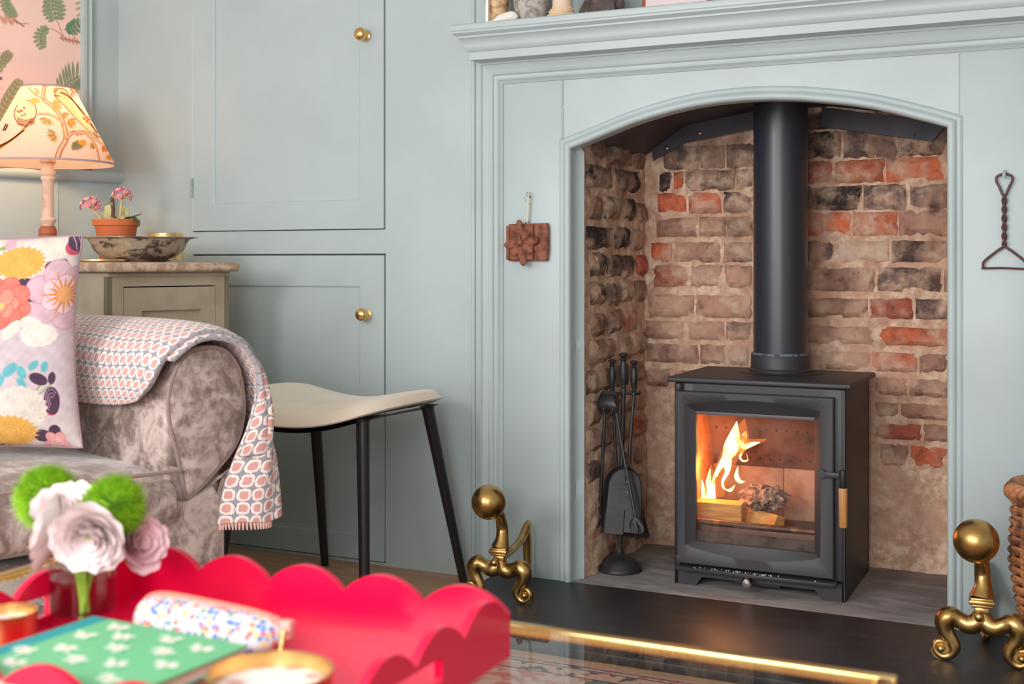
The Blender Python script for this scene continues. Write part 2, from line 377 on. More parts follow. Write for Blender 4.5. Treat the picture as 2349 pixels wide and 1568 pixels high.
BR = [(.505,.598,1.140,1.214,'k'),(.505,.70,1.222,1.27,'k'),(.71,.88,1.222,1.27,'k'),(.607,.744,1.138,1.214,'d'),(.753,.882,1.138,1.214,'k'),(.505,.577,1.07,1.132,'r'),(.583,.714,1.069,1.133,'o'),(.721,.87,1.069,1.134,'o'),(.505,.653,.993,1.061,'k'),(.66,.772,.993,1.061,'d'),(.785,.882,.993,1.06,'d'),(.505,.625,.922,.988,'o'),(.632,.749,.922,.988,'o'),(.755,.882,.922,.988,'p'),(.505,.582,.849,.907,'d'),(.59,.726,.849,.907,'w'),(.736,.882,.849,.907,'d'),(.505,.687,.769,.835,'b'),(.699,.864,.769,.835,'d'),(.871,.9,.768,.836,'b'),(.505,.672,.695,.748,'b'),(.679,.79,.695,.748,'r'),(.799,.882,.695,.749,'d'),(.505,.687,.622,.67,'b'),(.695,.882,.622,.67,'o'),(.541,.677,.55,.6,'p'),(.684,.801,.549,.601,'r'),(.809,.882,.549,.601,'p'),(.693,.776,.485,.531,'p'),(.785,.882,.485,.531,'b'),(.693,.753,.422,.464,'b'),(.761,.882,.424,.463,'p'),(.693,.812,.365,.408,'r'),(.82,.882,.364,.41,'p'),(.707,.781,.284,.349,'b'),(.787,.882,.285,.349,'o'),(.08,.187,1.122,1.19,'d'),(.195,.265,1.123,1.189,'d'),(.273,.353,1.123,1.189,'d'),(.069,.107,1.059,1.116,'k'),(.115,.142,1.059,1.115,'o'),(.15,.296,1.057,1.117,'d'),(.304,.353,1.058,1.116,'d'),(.064,.15,.992,1.052,'o'),(.16,.258,.992,1.053,'o'),(.265,.353,.992,1.052,'k'),(.061,.182,.923,.981,'p'),(.191,.271,.924,.981,'p'),(.276,.35,.924,.981,'k'),(.044,.107,.85,.906,'o'),(.118,.25,.85,.907,'p'),(.265,.348,.85,.906,'d'),(.05,.155,.777,.84,'r'),(.166,.259,.777,.84,'p'),(.268,.345,.776,.84,'p'),(.034,.174,.688,.752,'p'),(.183,.343,.688,.752,'p'),(.025,.142,.622,.674,'b'),(.16,.265,.622,.674,'p'),(.273,.343,.622,.675,'d'),(.028,.187,.552,.606,'b'),(.195,.271,.551,.607,'b'),(.278,.336,.55,.607,'w'),(.028,.107,.48,.533,'b'),(.115,.239,.481,.532,'b')]  # first black brick: soot plus the flue's shadow put into its colour
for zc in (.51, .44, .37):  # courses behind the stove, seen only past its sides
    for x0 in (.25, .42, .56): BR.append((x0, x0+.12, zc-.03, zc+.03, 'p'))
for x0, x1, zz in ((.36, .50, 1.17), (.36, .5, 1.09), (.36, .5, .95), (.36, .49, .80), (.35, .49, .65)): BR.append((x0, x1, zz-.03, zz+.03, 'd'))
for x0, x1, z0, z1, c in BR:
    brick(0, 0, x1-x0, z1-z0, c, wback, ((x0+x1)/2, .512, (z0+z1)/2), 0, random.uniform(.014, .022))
for k in range(15):
    z = .05+k*.079; y = .062+random.uniform(0, .05)
    while y < .5:
        L = random.choice((.10, .11, .2)); L = min(L, .515-y)
        if L < .07: break
        ym = y+L/2
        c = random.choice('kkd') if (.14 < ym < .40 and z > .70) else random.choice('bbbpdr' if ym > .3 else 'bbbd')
        if k < 3: c = random.choice('brb')
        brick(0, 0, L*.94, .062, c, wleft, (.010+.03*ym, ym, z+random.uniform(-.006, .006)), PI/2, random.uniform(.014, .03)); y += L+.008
for k in range(14):
    y = .05
    while y < .5:
        L = random.choice((.11, .2)); L = min(L, .515-y); brick(0, 0, L*.94, .06, random.choice('bpdr'), wright, (.945, y+L/2, .1+k*.079), -PI/2, .018); y += L+.01

# ================================================================== FIREPLACE SURROUND
fs = thing('fireplace_surround', 'pale green painted wooden fireplace surround with arched opening and moulded mantel shelf', 'fireplace')
ARCH = [(0, 1.147), (.055, 1.164), (.11, 1.183), (.17, 1.203), (.228, 1.218), (.285, 1.230), (.342, 1.239), (.40, 1.244), (.466, 1.246), (.53, 1.2445), (.60, 1.239), (.665, 1.230), (.72, 1.221), (.766, 1.211), (.82, 1.196), (.864, 1.182), (.90, 1.171), (.935, 1.159)]
jam = MB(); jam.box(-.20, -.0262, 0, .028, -.008, 1.335, .0015).box(-.0262, 0, 0, .028, -.008, 1.152)
j1 = jam.build('jamb', paint, fs)
jam = MB(); jam.box(.9602, 1.135, 0, .028, -.008, 1.335, .0015).box(.935, .9602, 0, .028, -.008, 1.162); jam.build('jamb', paint, fs)
le = MB(); top = [(x, 1.335) for x, z in ARCH]; A2 = [(-.0245, 1.139)]+ARCH+[(.9585, 1.152)]
for ysgn, yy in ((0, 0.0005), (1, .03)):
    le.grid([[(x, yy, z), (x, yy, 1.335)] for x, z in A2])
le.grid([[(x, .0005, z), (x, .03, z)] for x, z in A2]); le.build('arched_lintel', paint, fs)
# roll bead round the opening
path = [(0, HZ)]+[(x, z) for x, z in ARCH]+[(.935, HZ)]
bp = [(-.001, -.012), (-.001, .004), (.001, .009), (.005, .0125), (.010, .013), (.015, .0105), (.018, .006), (.0195, .003), (.024, .0065), (.028, .006), (.032, .002), (.034, -.001)]
bm_ = MB(); bm_.grid(sweep2d(path, bp, 0)); bm_.build('opening_bead', paint, fs, 50)
# ragged, lumpy inner reveal of old paint at the opening edge
rv = MB(); rows = []
pp = cr([(0, HZ), (0, .3), (0, .6), (0, .9), (0, 1.140)], 60) + cr(ARCH, 60)[1:] + cr([(.935, 1.15), (.935, .9), (.935, .6), (.935, .3), (.935, HZ)], 60)
for i, (x, z) in enumerate(pp):
    q = Vector((x*40, z*40, 3)); L_ = i < 60; T_ = 60 <= i < 119
    rows.append([(x, -.002, z), (x+(.002+.002*noise.noise(q) if L_ else 0), .012, z), (x+(.004+.0035*noise.noise(q*1.7) if L_ else 0), .026, z-(.003*noise.noise(q*1.3) if T_ else 0)), (x+(.020 if L_ else 0), .042, z)])
rv.grid(rows); rv.build('opening_reveal', paint, fs)
# lumpy filled joints in the face
jt = MB(); jt.tube([(-.0255+.0016*noise.noise(Vector((0, 0, k*.9))), -.0002, 1.175+k*.0052) for k in range(30)], [.0038+.0016*noise.noise(Vector((3, k*.8, 0))) for k in range(30)], 6); jt.build('paint_ridge', paint, fs)
jt = MB(); jt.tube([(.9594+.001*noise.noise(Vector((0, 0, k*.9))), .0005, 1.175+k*.0053) for k in range(30)], .0024, 6); jt.build('paint_ridge', paint, fs)
ap = [(0, 0), (0, .030), (.004, .031), (.007, .026), (.012, .0235), (.020, .020), (.028, .0225), (.033, .020), (.036, .015), (.042, .013), (.0465, .0145), (.050, .010), (.054, .006), (.0565, .005), (.057, 0)]
# architrave: outer edges x=-.254 / 1.187, top z=1.390
am = MB(); am.grid(sweep2d([(-.254, HZ-.02), (-.254, 1.3845), (1.187, 1.3845), (1.187, HZ-.02)], [(-o, h) for o, h in ap], 0)); am.build('architrave', paint, fs, 30)
fz = MB().box(-.256, 1.19, -.032, .06, 1.378, 1.41); fz.build('frieze', paint, fs)
cp = [(.015, 1.392), (.0155, 1.412), (.018, 1.413), (.022, 1.4165), (.0245, 1.421), (.026, 1.424), (.0265, 1.430), (.0285, 1.436), (.033, 1.4425), (.0385, 1.447), (.0395, 1.4475), (.0395, 1.452), (.044, 1.4545), (.048, 1.457), (.051, 1.459), (.0515, 1.463), (.054, 1.466), (.055, 1.472), (.054, 1.479), (.050, 1.482)]
cp = [(p, z-.009) for p, z in cp]; cm = MB(); xl, xr, yf = -.240, 1.174, -.072
cm.grid([[(xl-p, .0, z) for p, z in cp], [(xl-p, yf-p, z) for p, z in cp], [(xr+p, yf-p, z) for p, z in cp], [(xr+p, .0, z) for p, z in cp]])
p = .05; cm.grid([[(xl-p, .10, 1.473), (xl-p, yf-p, 1.473)], [(xr+p, .10, 1.473), (xr+p, yf-p, 1.473)]]); p = .015
cm.grid([[(xl-p, .0, 1.383), (xl-p, yf-p, 1.383)], [(xr+p, .0, 1.383), (xr+p, yf-p, 1.383)]]); cm.build('mantel_shelf', paint, fs, 28)

# register plate closing the chimney
rpm = mat('black_sheet_steel', S(72, 72, 82), .55, 0, .4, var=(7, S(54, 52, 58), .35, .7), bump=(12, .2, .004))
rp = thing('register_plate', 'black sheet metal plate closing the chimney above the stove', 'plate')
RP = [(.02, 1.16), (.155, 1.247), (.36, 1.282), (.58, 1.282), (.88, 1.232), (.925, 1.18)]
pl = MB(); pl.grid([[(x, .03+.0, z+.012), (x, .50, z)] for x, z in RP]); pl.grid([[(x, .03, z+.02), (x, .50, z+.008)] for x, z in RP]); pl.build('sheet', rpm, rp)
def flange(pts): MB().poly(pts, (0, -.003, 0), .0008, 1).build('flange', rpm, rp, 30)
flange([(.056, .494, 1.149), (.155, .494, 1.197), (.150, .494, 1.250), (.05, .494, 1.205)])
flange([(.157, .490, 1.197), (.365, .490, 1.229), (.365, .490, 1.280), (.142, .490, 1.249)])
flange([(.55, .494, 1.226), (.845, .494, 1.172), (.883, .494, 1.219), (.55, .494, 1.282)])
fr_ = MB().poly([(.10, .034, 1.19), (.22, .034, 1.232), (.36, .034, 1.262), (.58, .034, 1.264), (.75, .034, 1.236), (.86, .034, 1.205), (.86, .034, 1.25), (.6, .034, 1.30), (.3, .034, 1.30), (.1, .034, 1.25)], (0, .003, 0)); fr_.build('front_flange', rpm, rp)
for x, z in ((.10, 1.185), (.20, 1.224)): MB().ball((x, .488, z), .0055, 10, (1, .5, 1)).build('screw', steel, rp)
MB().ball((.80, .490, 1.192), .003, 8).build('screw', rpm, rp)

# ================================================================== CUPBOARDS IN THE WALL
hinge_m = mat('painted_hinge', S(150, 165, 160), .5)
def cupboard(label, X0, X1, Z0, Z1, px0, px1, pz0, pz1, kn, kz, hinges):
    r = thing('wall_cupboard', label, 'cupboard')
    d = MB(); cut_panel(d, X0, X1, Z0, Z1, -.006, .022, [(px0, px1, pz0, pz1)])
    bmesh.ops.remove_doubles(d.b, verts=d.b.verts, dist=1e-5)
    dd = d.build('door', paint, r)
    MB().box(px0, px1, .000, .015, pz0, pz1).build('door_panel', paint, dd)
    md = MB(); md.grid(sweep2d([(px0, pz0), (px0, pz1), (px1, pz1), (px1, pz0), (px0, pz0)], [(0, .006), (-.002, .0055), (-.005, .002), (-.006, 0)], 0)); md.build('panel_bead', paint, dd)
    k = MB(); k.lathe([(.0001, 0), (.013, 0), (.0135, .003), (.007, .006), (.006, .012), (.010, .016), (.0165, .023), (.0185, .031), (.0165, .039), (.010, .044), (.0001, .0455)], (kn, -.006, kz), 28, (0, -1, 0)); k.build('knob', bright_brass, dd)
    MB().tube([(X0-.002, -.004, Z0), (X0-.002, -.004, Z1)], .0034, 8).build('edge_bead', paint, dd)
    for hz in hinges:
        h = MB()
        for j in range(3): h.tube([(X0-.001, -.008, hz-.03+j*.0205), (X0-.001, -.008, hz-.03+j*.0205+.0195)], .0045, 10)
        h.build('hinge', hinge_m, dd)
    return r
cupboard('tall pale green wall cupboard with brass knob above the stool', -1.253, -.5705, .944, 2.05, -1.174, -.648, 1.022, 2.0, -.628, 1.491, (1.075,))
cupboard('lower pale green wall cupboard with brass knob behind the stool', -1.253, -.5695, .004, .868, -1.174, -.648, .068, .782, -.624, .701, (.72,))

# ================================================================== HEARTH
def slate(name, c1, c2, rough, dust):
    m = NT(name); a = m.noise(6, 7, .6, co=m.scale(m.pos(), (1, 2.6, 1)), dist=.8); b = m.noise(45, 6, .7); c = m.noise(260, 2)
    base = m.mix(m.ramp(a, .35, .7), c1, c2); base = m.mix(m.math('MULTIPLY', m.ramp(b, .5, .8), dust), base, S(150, 142, 138)); base = m.mix(m.math('MULTIPLY', m.ramp(c, .70, .76), dust*.8), base, S(190, 180, 172))
    m.P(Base_Color=base, Roughness=rough); m.bump(m.math('ADD', a, m.math('MULTIPLY', b, .5)), .25, .003); return m.m
hs = thing('hearth', 'dark slate hearth in front of and under the black stove', 'hearth')
MB().box(-.215, 1.75, -.515, -.001, -.008, HZ, .003).build('front_slab', slate('smooth_dark_slate', S(42, 41, 45), S(54, 52, 55), .45, .12), hs)
MB().box(-.004, .94, .0, .53, -.008, HZ-.002, .001).build('rear_slab', slate('dusty_grey_slate', S(122, 117, 118), S(160, 154, 152), .8, .8), hs)
MB().box(-.235, -.216, -.515, -.001, -.008, HZ-.004, .002).build('edge_strip', mat('white_marble', S(226, 224, 220), .5), hs)

# ================================================================== STOVE
st = thing('wood_stove', 'matt black wood-burning stove with a lit glass door in the fireplace', 'stove')
X0, X1, YF, YB = .246, .6845, .112, .455
b = MB()
b.box(X0, X0+.012, YF, YB, HZ-.003, .534, .002).box(X1-.012, X1, YF, YB, HZ-.003, .534, .003).box(X0, X1, YB-.01, YB, HZ-.003, .534)
b.box(X0+.001, X1-.001, YF+.002, YB, .065, .08)
b.box(X0, X0+.052, YF, YF+.012, .055, .534, .002).box(X1-.06, X1, YF, YF+.012, .055, .534, .002).box(X0+.05, X1-.058, YF, YF+.012, .468, .534).box(X0+.05, X1-.058, YF, YF+.012, .055, .118)
b.poly([(X0, YF, HZ-.003), (.303, YF, HZ-.003), (.320, YF, .033), (.610, YF, .033), (.631, YF, HZ-.003), (X1, YF, HZ-.003), (X1, YF, .062), (X0, YF, .062)], (0, .010, 0), .001, 1)
b.build('body', stove_paint, st)
MB().box(.229, .701, .098, .466, .536, .550, .0045, 3).build('top_plate', stove_paint, st)
c = MB(); c.lathe([(.080, .549), (.0835, .551), (.0845, .558), (.080, .562), (.0795, .597), (.0775, .600), (.074, .600)], (.4665, .36, 0), 48); c.lathe([(.110, .5495), (.112, .551), (.109, .5525), (.08, .5525)], (.4665, .36, 0), 48); c.build('flue_collar', stove_paint, st)
c = MB(); c.lathe([(.0785, .598), (.0788, .6015), (.0735, .604)], (.4665, .36, 0), 48, cap=False); c.build('collar_sealant', mat('grey_fire_cement', S(120, 130, 146), .5, var=(60, S(60, 62, 68), .45, .6)), st)
fl_m = mat('satin_black_flue_enamel', S(46, 50, 58), .36, .0, .6, bump=(300, .08, .0003))
f = MB(); f.lathe([(.0728, .598), (.0728, 1.34)], (.4665, .36, 0), 64, cap=False); fl_ = f.build('flue_pipe', fl_m); tag(fl_, 'round black flue pipe rising from the stove top', 'pipe')
# door: raised frame with a curved, bevelled opening
d = MB(); oz0, oz1, ox0, ox1 = .069, .5155, .2585, .6600
def bow(x, a): return a*(1-((x-.4535)/.175)**2)
xs = [.2795+(.628-.2795)*k/20 for k in range(21)]; gx = [.306+(.611-.306)*k/20 for k in range(21)]
inT = [(x, .482+bow(x, .016)) for x in xs]; inB = [(x, .115-bow(x, .022)) for x in xs]
loopI = inT+inB[::-1]
gl = [(x, .4625) for x in gx]+[(x, .126) for x in gx[::-1]]
ol = [(ox0+(ox1-ox0)*k/20, oz1) for k in range(21)]+[(ox0+(ox1-ox0)*k/20, oz0) for k in range(20, -1, -1)]
yD = .091
Rws = [[(x, .110, z) for x, z in ol], [(x, yD+.003, z) for x, z in ol], [(x+(.0025 if x < .45 else -.0025), yD, z+(.0025 if z < .3 else -.0025)) for x, z in ol], [(x, yD, z) for x, z in loopI], [(x+(.004 if x < .4535 else -.004), yD+.003, z+(-.004 if z > .3 else .004)) for x, z in loopI], [(x, .1055, z) for x, z in gl], [(x, .118, z) for x, z in gl]]
d.grid(Rws, cv=True); dr = d.build('door', stove_paint, st, 35)
gm = NT('soot_hazed_stove_glass'); gm.n.remove(gm.p); g_ = gm.new('ShaderNodeNewGeometry'); fr = gm.new('ShaderNodeFresnel', {'IOR': 1.45})
f_ = gm.math('MULTIPLY', gm.math('MULTIPLY', fr, 1.0), gm.math('SUBTRACT', 1., (g_, 'Backfacing')), clamp=True)
trn = gm.new('ShaderNodeBsdfTransparent', {0: (.97, .95, .93, 1)}); dif = gm.new('ShaderNodeBsdfDiffuse', {0: S(190, 160, 140)}); glo = gm.new('ShaderNodeBsdfGlossy', {'Roughness': .02})
hz_ = gm.math('MULTIPLY', gm.ramp(gm.noise(16, 5), .35, .8), .10); m1 = gm.new('ShaderNodeMixShader', {0: hz_, 1: trn, 2: dif}); m2 = gm.new('ShaderNodeMixShader', {0: f_, 1: m1, 2: glo}); gm.t.links.new(m2.outputs[0], gm.out.inputs[0])
gp = MB().box(.304, .613, .1075, .1105, .124, .4645).build('glass_pane', gm.m, dr); gp['label'] = 'sooty glass pane of the stove door'
MB().box(.306, .611, .1045, .1065, .4555, .4635, .0005).build('glass_strip', mat('grey_strip', S(96, 90, 92), .5), dr)
h = MB(); h.box(.626, .690, .080, .087, .3195, .3345, .003); h.lathe([(.011, 0), (.011, .014)], (.632, .093, .329), 20, (0, -1, 0)); dh = h.build('handle_arm', stove_paint, dr)
h = MB(); h.lathe([(.009, .299), (.0098, .301), (.0098, .338), (.0092, .341), (.0085, .3415)], (.6855, .0775, 0), 24); h.build('handle_cap', mat('black_steel', S(34, 34, 38), .4), dr)
oak = NT('turned_oak'); oa = oak.noise(30, 4, co=oak.scale(oak.pos(), (3, 3, .25))); oak.P(Base_Color=oak.mix(oak.ramp(oa, .35, .7), S(206, 150, 92), S(166, 110, 62)), Roughness=.4)
h = MB(); h.lathe([(.0092, .203), (.0104, .206), (.0104, .297), (.0095, .299)], (.6855, .0775, 0), 24); hh = h.build('handle_grip', oak.m, dr); hh['label'] = 'pale oak handle grip'
for z0 in (.500, .072):
    h = MB(); h.lathe([(.0085, 0), (.0095, .002), (.0095, .017), (.0085, .019)], (.2615, .100, z0+(.015 if z0 > .3 else -.002)), 20); h.lathe([(.005, -.006), (.005, .0)], (.2615, .100, z0+(.015 if z0 > .3 else -.002)), 14); h.build('hinge', stove_paint, st)
l = MB(); l.poly([(.2535, .112, .064), (.668, .112, .064), (.668, .088, .063), (.655, .078, .0625), (.268, .078, .0625), (.2535, .09, .063)], (0, 0, -.010), .002, 2); l.build('ash_lip', stove_paint, st)
a = MB()
for _ in range(46):
    x = .38+random.gauss(.06, .06); x = min(.64, max(.30, x)); y = random.uniform(.080, .09); q = random.uniform(.0006, .0016)
    a.box(x-q, x+q, y-q, y+q, .0625, .0642+q*.5)
a.build('ash_specks', mat('white_ash', S(214, 210, 206), .9), st)['kind'] = 'stuff'
k = MB(); k.lathe([(.0045, 0), (.0045, .022), (.010, .024), (.0135, .030), (.0135, .036), (.010, .042), (.0001, .0435)], (.447, .112, .040), 24, (0, -1, 0)); k.build('air_knob', steel, st)
k = MB(); k.lathe([(.0055, 0), (.0055, .014), (.003, .014)], (.430, .112, .052), 16, (0, -1, 0)); k.build('air_control', black_metal, st)
MB().box(.405, .52, .12, .20, .026, .034).build('air_slide', black_metal, st)
# inside
def liner(name, c1, c2, parent, mb): return mb.build(name, mat(name+'_mat', c1, .9, var=(18, c2, .4, .7), bump=(50, .4, .003)), parent)
liner('back_liner', S(190, 158, 142), S(158, 122, 104), st, MB().box(X0+.02, .4735, .362, .38, .145, .288, .001))
liner('back_liner', S(196, 164, 146), S(168, 130, 110), st, MB().box(.4755, X1-.02, .362, .38, .145, .288, .001))
liner('side_liner', S(200, 130, 92), S(170, 100, 66), st, MB().box(X0+.013, X0+.033, .135, .40, .09, .46))  # left liner: orange firelight is put into its base colour
liner('side_liner', S(190, 156, 138), S(160, 124, 104), st, MB().box(X1-.036, X1-.013, .135, .40, .09, .46))
bf = MB().poly([(X0+.03, .368, .2885), (X1-.03, .368, .2885), (X1-.03, .285, .462), (X0+.03, .285, .462)], (0, .012, .004), .001, 1)
th_ = liner('throat_plate', S(116, 80, 70), S(74, 48, 42), st, bf)
for zz in (.312, .396):
    for k in range(11):
        x = .30+k*.0275; y = .368-.083*(zz-.2885)/.1735
        MB().ball((x, y-.001, zz), .0036, 8, (1, .5, 1)).build('air_hole', black_metal, th_)
MB().box(X0+.03, X1-.03, .13, .39, .08, .150).build('ash_bed', mat('grey_ash_bed', S(96, 84, 78), .95, var=(30, S(60, 50, 46), .4, .7), bump=(40, .6, .006)), st)
fb = MB(); fb.tube([(X0+.05, .138, .172), (.45, .134, .172), (X1-.06, .138, .172)], .0085, 12); fb.box(X0+.05, X1-.06, .134, .145, .10, .166, .003)
fb.build('log_guard', mat('hot_scaled_steel', S(96, 74, 66), .5, .5, var=(24, S(160, 120, 90), .5, .75)), st)
# fire: logs, charred paper, flames
split = NT('split_birch'); sn = split.noise(40, 5, co=split.scale(split.pos(), (.25, 1, 2.5))); split.P(Base_Color=split.mix(split.ramp(sn, .35, .7), S(232, 186, 116), S(196, 142, 80)), Roughness=.85)
def log(label, c, L, rz, pts, hx):
    mb = MB(); A = [Vector((-L/2, y, z)) for y, z in pts]; mb.poly([tuple(p) for p in A], (L, 0, 0), .002, 1)
    o = mb.build('log', split.m); o.location = c; o.rotation_euler = (hx, 0, rz); tag(o, label, 'log', 'logs in the stove'); return o
log('split pale log with flames at its left end', (.343, .205, .190), .125, .04, [(-.03, -.026), (.03, -.028), (.034, .012), (.012, .028), (-.03, .024)], .0)
log('second split log under the grey charred paper', (.452, .235, .174), .10, -.5, [(-.022, -.016), (.024, -.018), (.026, .008), (-.004, .018)], .0)
cp_ = MB(); rows = []
for i in range(29):
    r = []
    for j in range(40):
        th = 2*PI*j/40; ph = PI*i/28; q = Vector((math.sin(ph)*math.cos(th), math.sin(ph)*math.sin(th), math.cos(ph)))
        s = 1+.55*abs(noise.fractal(q*2.2, 1., 2., 4))-.2+.12*noise.noise(q*9); r.append((.446+q.x*.062*s, .262+q.y*.05*s, .222+q.z*.034*s))
    rows.append(r)
cp_.grid(rows, cv=True); cpo = cp_.build('charred_paper', mat('flaky_grey_char', S(176, 158, 152), .95, var=(60, S(116, 100, 96), .4, .62), bump=(110, .9, .006)), None, 20); tag(cpo, 'crumpled grey charred paper on the logs', 'paper')
fm_ = NT('flame'); fm_.n.remove(fm_.p); ob = fm_.new('ShaderNodeNewGeometry'); lw = fm_.new('ShaderNodeLayerWeight', {'Blend': .35})
core = fm_.math('SUBTRACT', 1., (lw, 'Facing')); nz = fm_.noise(28, 3)
fc = fm_.math('MULTIPLY', core, fm_.ramp(nz, .2, .6)); colr = fm_.mix(fm_.ramp(fc, .25, .75), (1., .22, .03, 1), (1., .72, .28, 1))
em = fm_.new('ShaderNodeEmission', {0: colr, 1: fm_.math('MULTIPLY_ADD', fc, 4.5, .9)}); tp = fm_.new('ShaderNodeBsdfTransparent')
mx = fm_.new('ShaderNodeMixShader', {0: fm_.math('MULTIPLY', fm_.math('POWER', core, 1.7, clamp=True), .92), 1: tp, 2: em}); fm_.t.links.new(mx.outputs[0], fm_.out.inputs[0])
fire = thing('fire', 'bright orange and yellow flames burning behind the stove glass', 'fire', (.34, .24, .21))
def flame(pts, rad, n=30, fl=.55):
    p = cr([tuple(np.array(q)-np.array((.34, .24, .21))) for q in pts], n); r = [max(.0004, v[0]) for v in cr([(x,) for x in rad], n)]
    MB().tube(p, r, 14, flat=fl).build('flame', fm_.m, fire)
Y = .235
flame([(.318, Y, .215), (.315, Y, .255), (.325, Y+.01, .290), (.348, Y+.01, .325), (.366, Y, .355), (.372, Y, .385), (.379, Y, .425)], [.004, .006, .007, .014, .024, .017, .001])
flame([(.352, Y, .318), (.352, Y+.005, .29), (.340, Y, .262), (.345, Y, .244), (.362, Y, .242)], [.016, .008, .0045, .003, .001])
flame([(.372, Y, .352), (.395, Y, .358), (.415, Y, .366), (.442, Y, .374)], [.020, .013, .009, .001])
flame([(.385, Y, .355), (.398, Y, .385), (.404, Y, .402)], [.014, .010, .001])
flame([(.400, Y, .360), (.388, Y, .334), (.394, Y, .322), (.408, Y, .325), (.405, Y, .342)], [.006, .004, .003, .003, .001])
flame([(.303, Y, .205), (.306, Y, .235), (.302, Y, .262), (.306, Y, .294)], [.010, .011, .009, .001])
flame([(.288, Y, .205), (.289, Y, .228), (.283, Y, .262)], [.008, .009, .001])
flame([(.274, Y-.04, .160), (.274, Y-.04, .176), (.275, Y-.04, .196)], [.006, .006, .001])
flame([(.382, Y, .305), (.378, Y, .28), (.388, Y, .266), (.402, Y, .268)], [.001, .007, .006, .001])
flame([(.352, Y, .240), (.364, Y, .243), (.374, Y, .256)], [.003, .006, .001])
hm_ = NT('flame_glow'); hm_.n.remove(hm_.p); lw = hm_.new('ShaderNodeLayerWeight', {'Blend': .4}); em = hm_.new('ShaderNodeEmission', {0: (1., .26, .05, 1), 1: 1.1}); tp = hm_.new('ShaderNodeBsdfTransparent')
mx = hm_.new('ShaderNodeMixShader', {0: hm_.math('MULTIPLY', hm_.math('POWER', hm_.math('SUBTRACT', 1., (lw, 'Facing')), 1.5, clamp=True), .42), 1: tp, 2: em}); hm_.t.links.new(mx.outputs[0], hm_.out.inputs[0])
fmat_keep = fm_.m
def halo(pts, rad):
    p = cr([tuple(np.array(q)-np.array((.34, .24, .21))) for q in pts], 24); r = [max(.0004, v[0]) for v in cr([(x,) for x in rad], 24)]
    MB().tube(p, r, 16, flat=.5).build('flame_halo', hm_.m, fire)
halo([(.325, Y+.03, .215), (.328, Y+.03, .27), (.35, Y+.03, .325), (.375, Y+.03, .37), (.392, Y+.03, .43)], [.012, .024, .030, .034, .002])
halo([(.298, Y+.03, .200), (.300, Y+.03, .235), (.300, Y+.03, .300)], [.018, .022, .002])
halo([(.36, Y+.03, .36), (.395, Y+.03, .362), (.450, Y+.03, .378)], [.02, .018, .002])
for nm, lc, pw in (('fire_glow', (.315, .20, .30), 1.5), ('fire_glow', (.36, .20, .40), .35)):
    l = bpy.data.lights.new(nm, 'POINT'); l.energy = pw; l.color = (1, .36, .10); l.shadow_soft_size = .03; lo = bpy.data.objects.new(nm, l); COL.objects.link(lo); lo.location = lc

# ================================================================== FIRE TOOLS
fx, fy = .071, .172
def turned(x, y, z0, s=1.):
    return [(r*s, z0+z*s) for r, z in ((.004, 0), (.0072, .001), (.0072, .005), (.0052, .008), (.0068, .012), (.0052, .016), (.0072, .020), (.0096, .040), (.0092, .058), (.006, .072), (.0082, .075), (.0055, .079), (.0075, .083), (.011, .086), (.0112, .089), (.006, .092))]
ts = thing('fire_tool_stand', 'black iron fire tool stand with a round domed base in the fireplace', 'tool stand', (fx, fy, HZ-.002))
b = MB(); b.lathe([(.057, 0), (.0605, .004), (.058, .011), (.055, .014), (.051, .022), (.040, .032), (.026, .039), (.014, .046), (.0095, .054), (.006, .062)], (0, 0, 0), 40); b.build('base', black_metal, ts)
b = MB(); b.tube([(0, 0, .058), (.006, 0, .30), (.011, 0, .492)], .0068, 12); b.build('stem', black_metal, ts)
b = MB(); b.lathe(turned(0, 0, .487, 1.15), (.011, 0, 0), 20); b.build('finial', black_metal, ts)
b = MB(); b.tube(cr([(-.040, -.014, .484), (-.038, .0, .482), (.011, 0, .482), (.048, .004, .482), (.058, -.012, .484), (.066, -.02, .49)], 24), .0042, 8, flat=.7); b.build('hook_bar', black_metal, ts)
# spring tongs
tg = thing('fire_tongs', 'black iron tongs with riveted bow plates hanging on the tool stand', 'tongs', (fx, fy-.016, HZ))
def plate(xa, xb, ztop, zbot, y): # curved riveted strap
    m = MB(); w = .0135; rows = []
    for k in range(13):
        f = k/12; x = xa+(xb-xa)*f**1.6; z = ztop-(ztop-zbot)*f; ww = w*(1+.35*math.sin(PI*min(1, f*1.1)))*(1 if f < .8 else 1-(f-.8)*2.6); rows.append([(x-ww, y-.012*math.sin(PI*f), z), (x, y-.0035-.012*math.sin(PI*f), z), (x+ww, y-.012*math.sin(PI*f), z)])
    m.grid(rows); m.grid([[(p[0], p[1]+.004, p[2]) for p in r] for r in rows]); p_ = m.build('bow_plate', black_metal, tg)
    for zz in (.38, .62): MB().ball((xa+(xb-xa)*.7, y-.0125, ztop-(ztop-zbot)*(.52+zz*.5)), .003, 10).build('rivet', mat('dull_rivet', S(110, 100, 96), .4, .8), p_)
plate(-.033, -.031, .476, .425, -.014); plate(-.020, .004, .478, .425, -.018)
m = MB(); m.tube(cr([(-.040, -.012, .474), (-.030, -.022, .481), (-.008, -.02, .481), (.006, -.012, .476)], 14), .005, 8, flat=1.6); m.build('bow', black_metal, tg)
m = MB(); m.tube([(-.031, -.016, .43), (-.036, -.02, .30), (-.044, -.02, .155)], .0048, 10); m.build('arm', black_metal, tg)
m = MB(); m.tube([(.004, -.020, .43), (.030, -.034, .32), (.074, -.060, .160)], .0048, 10); m.build('arm', black_metal, tg)
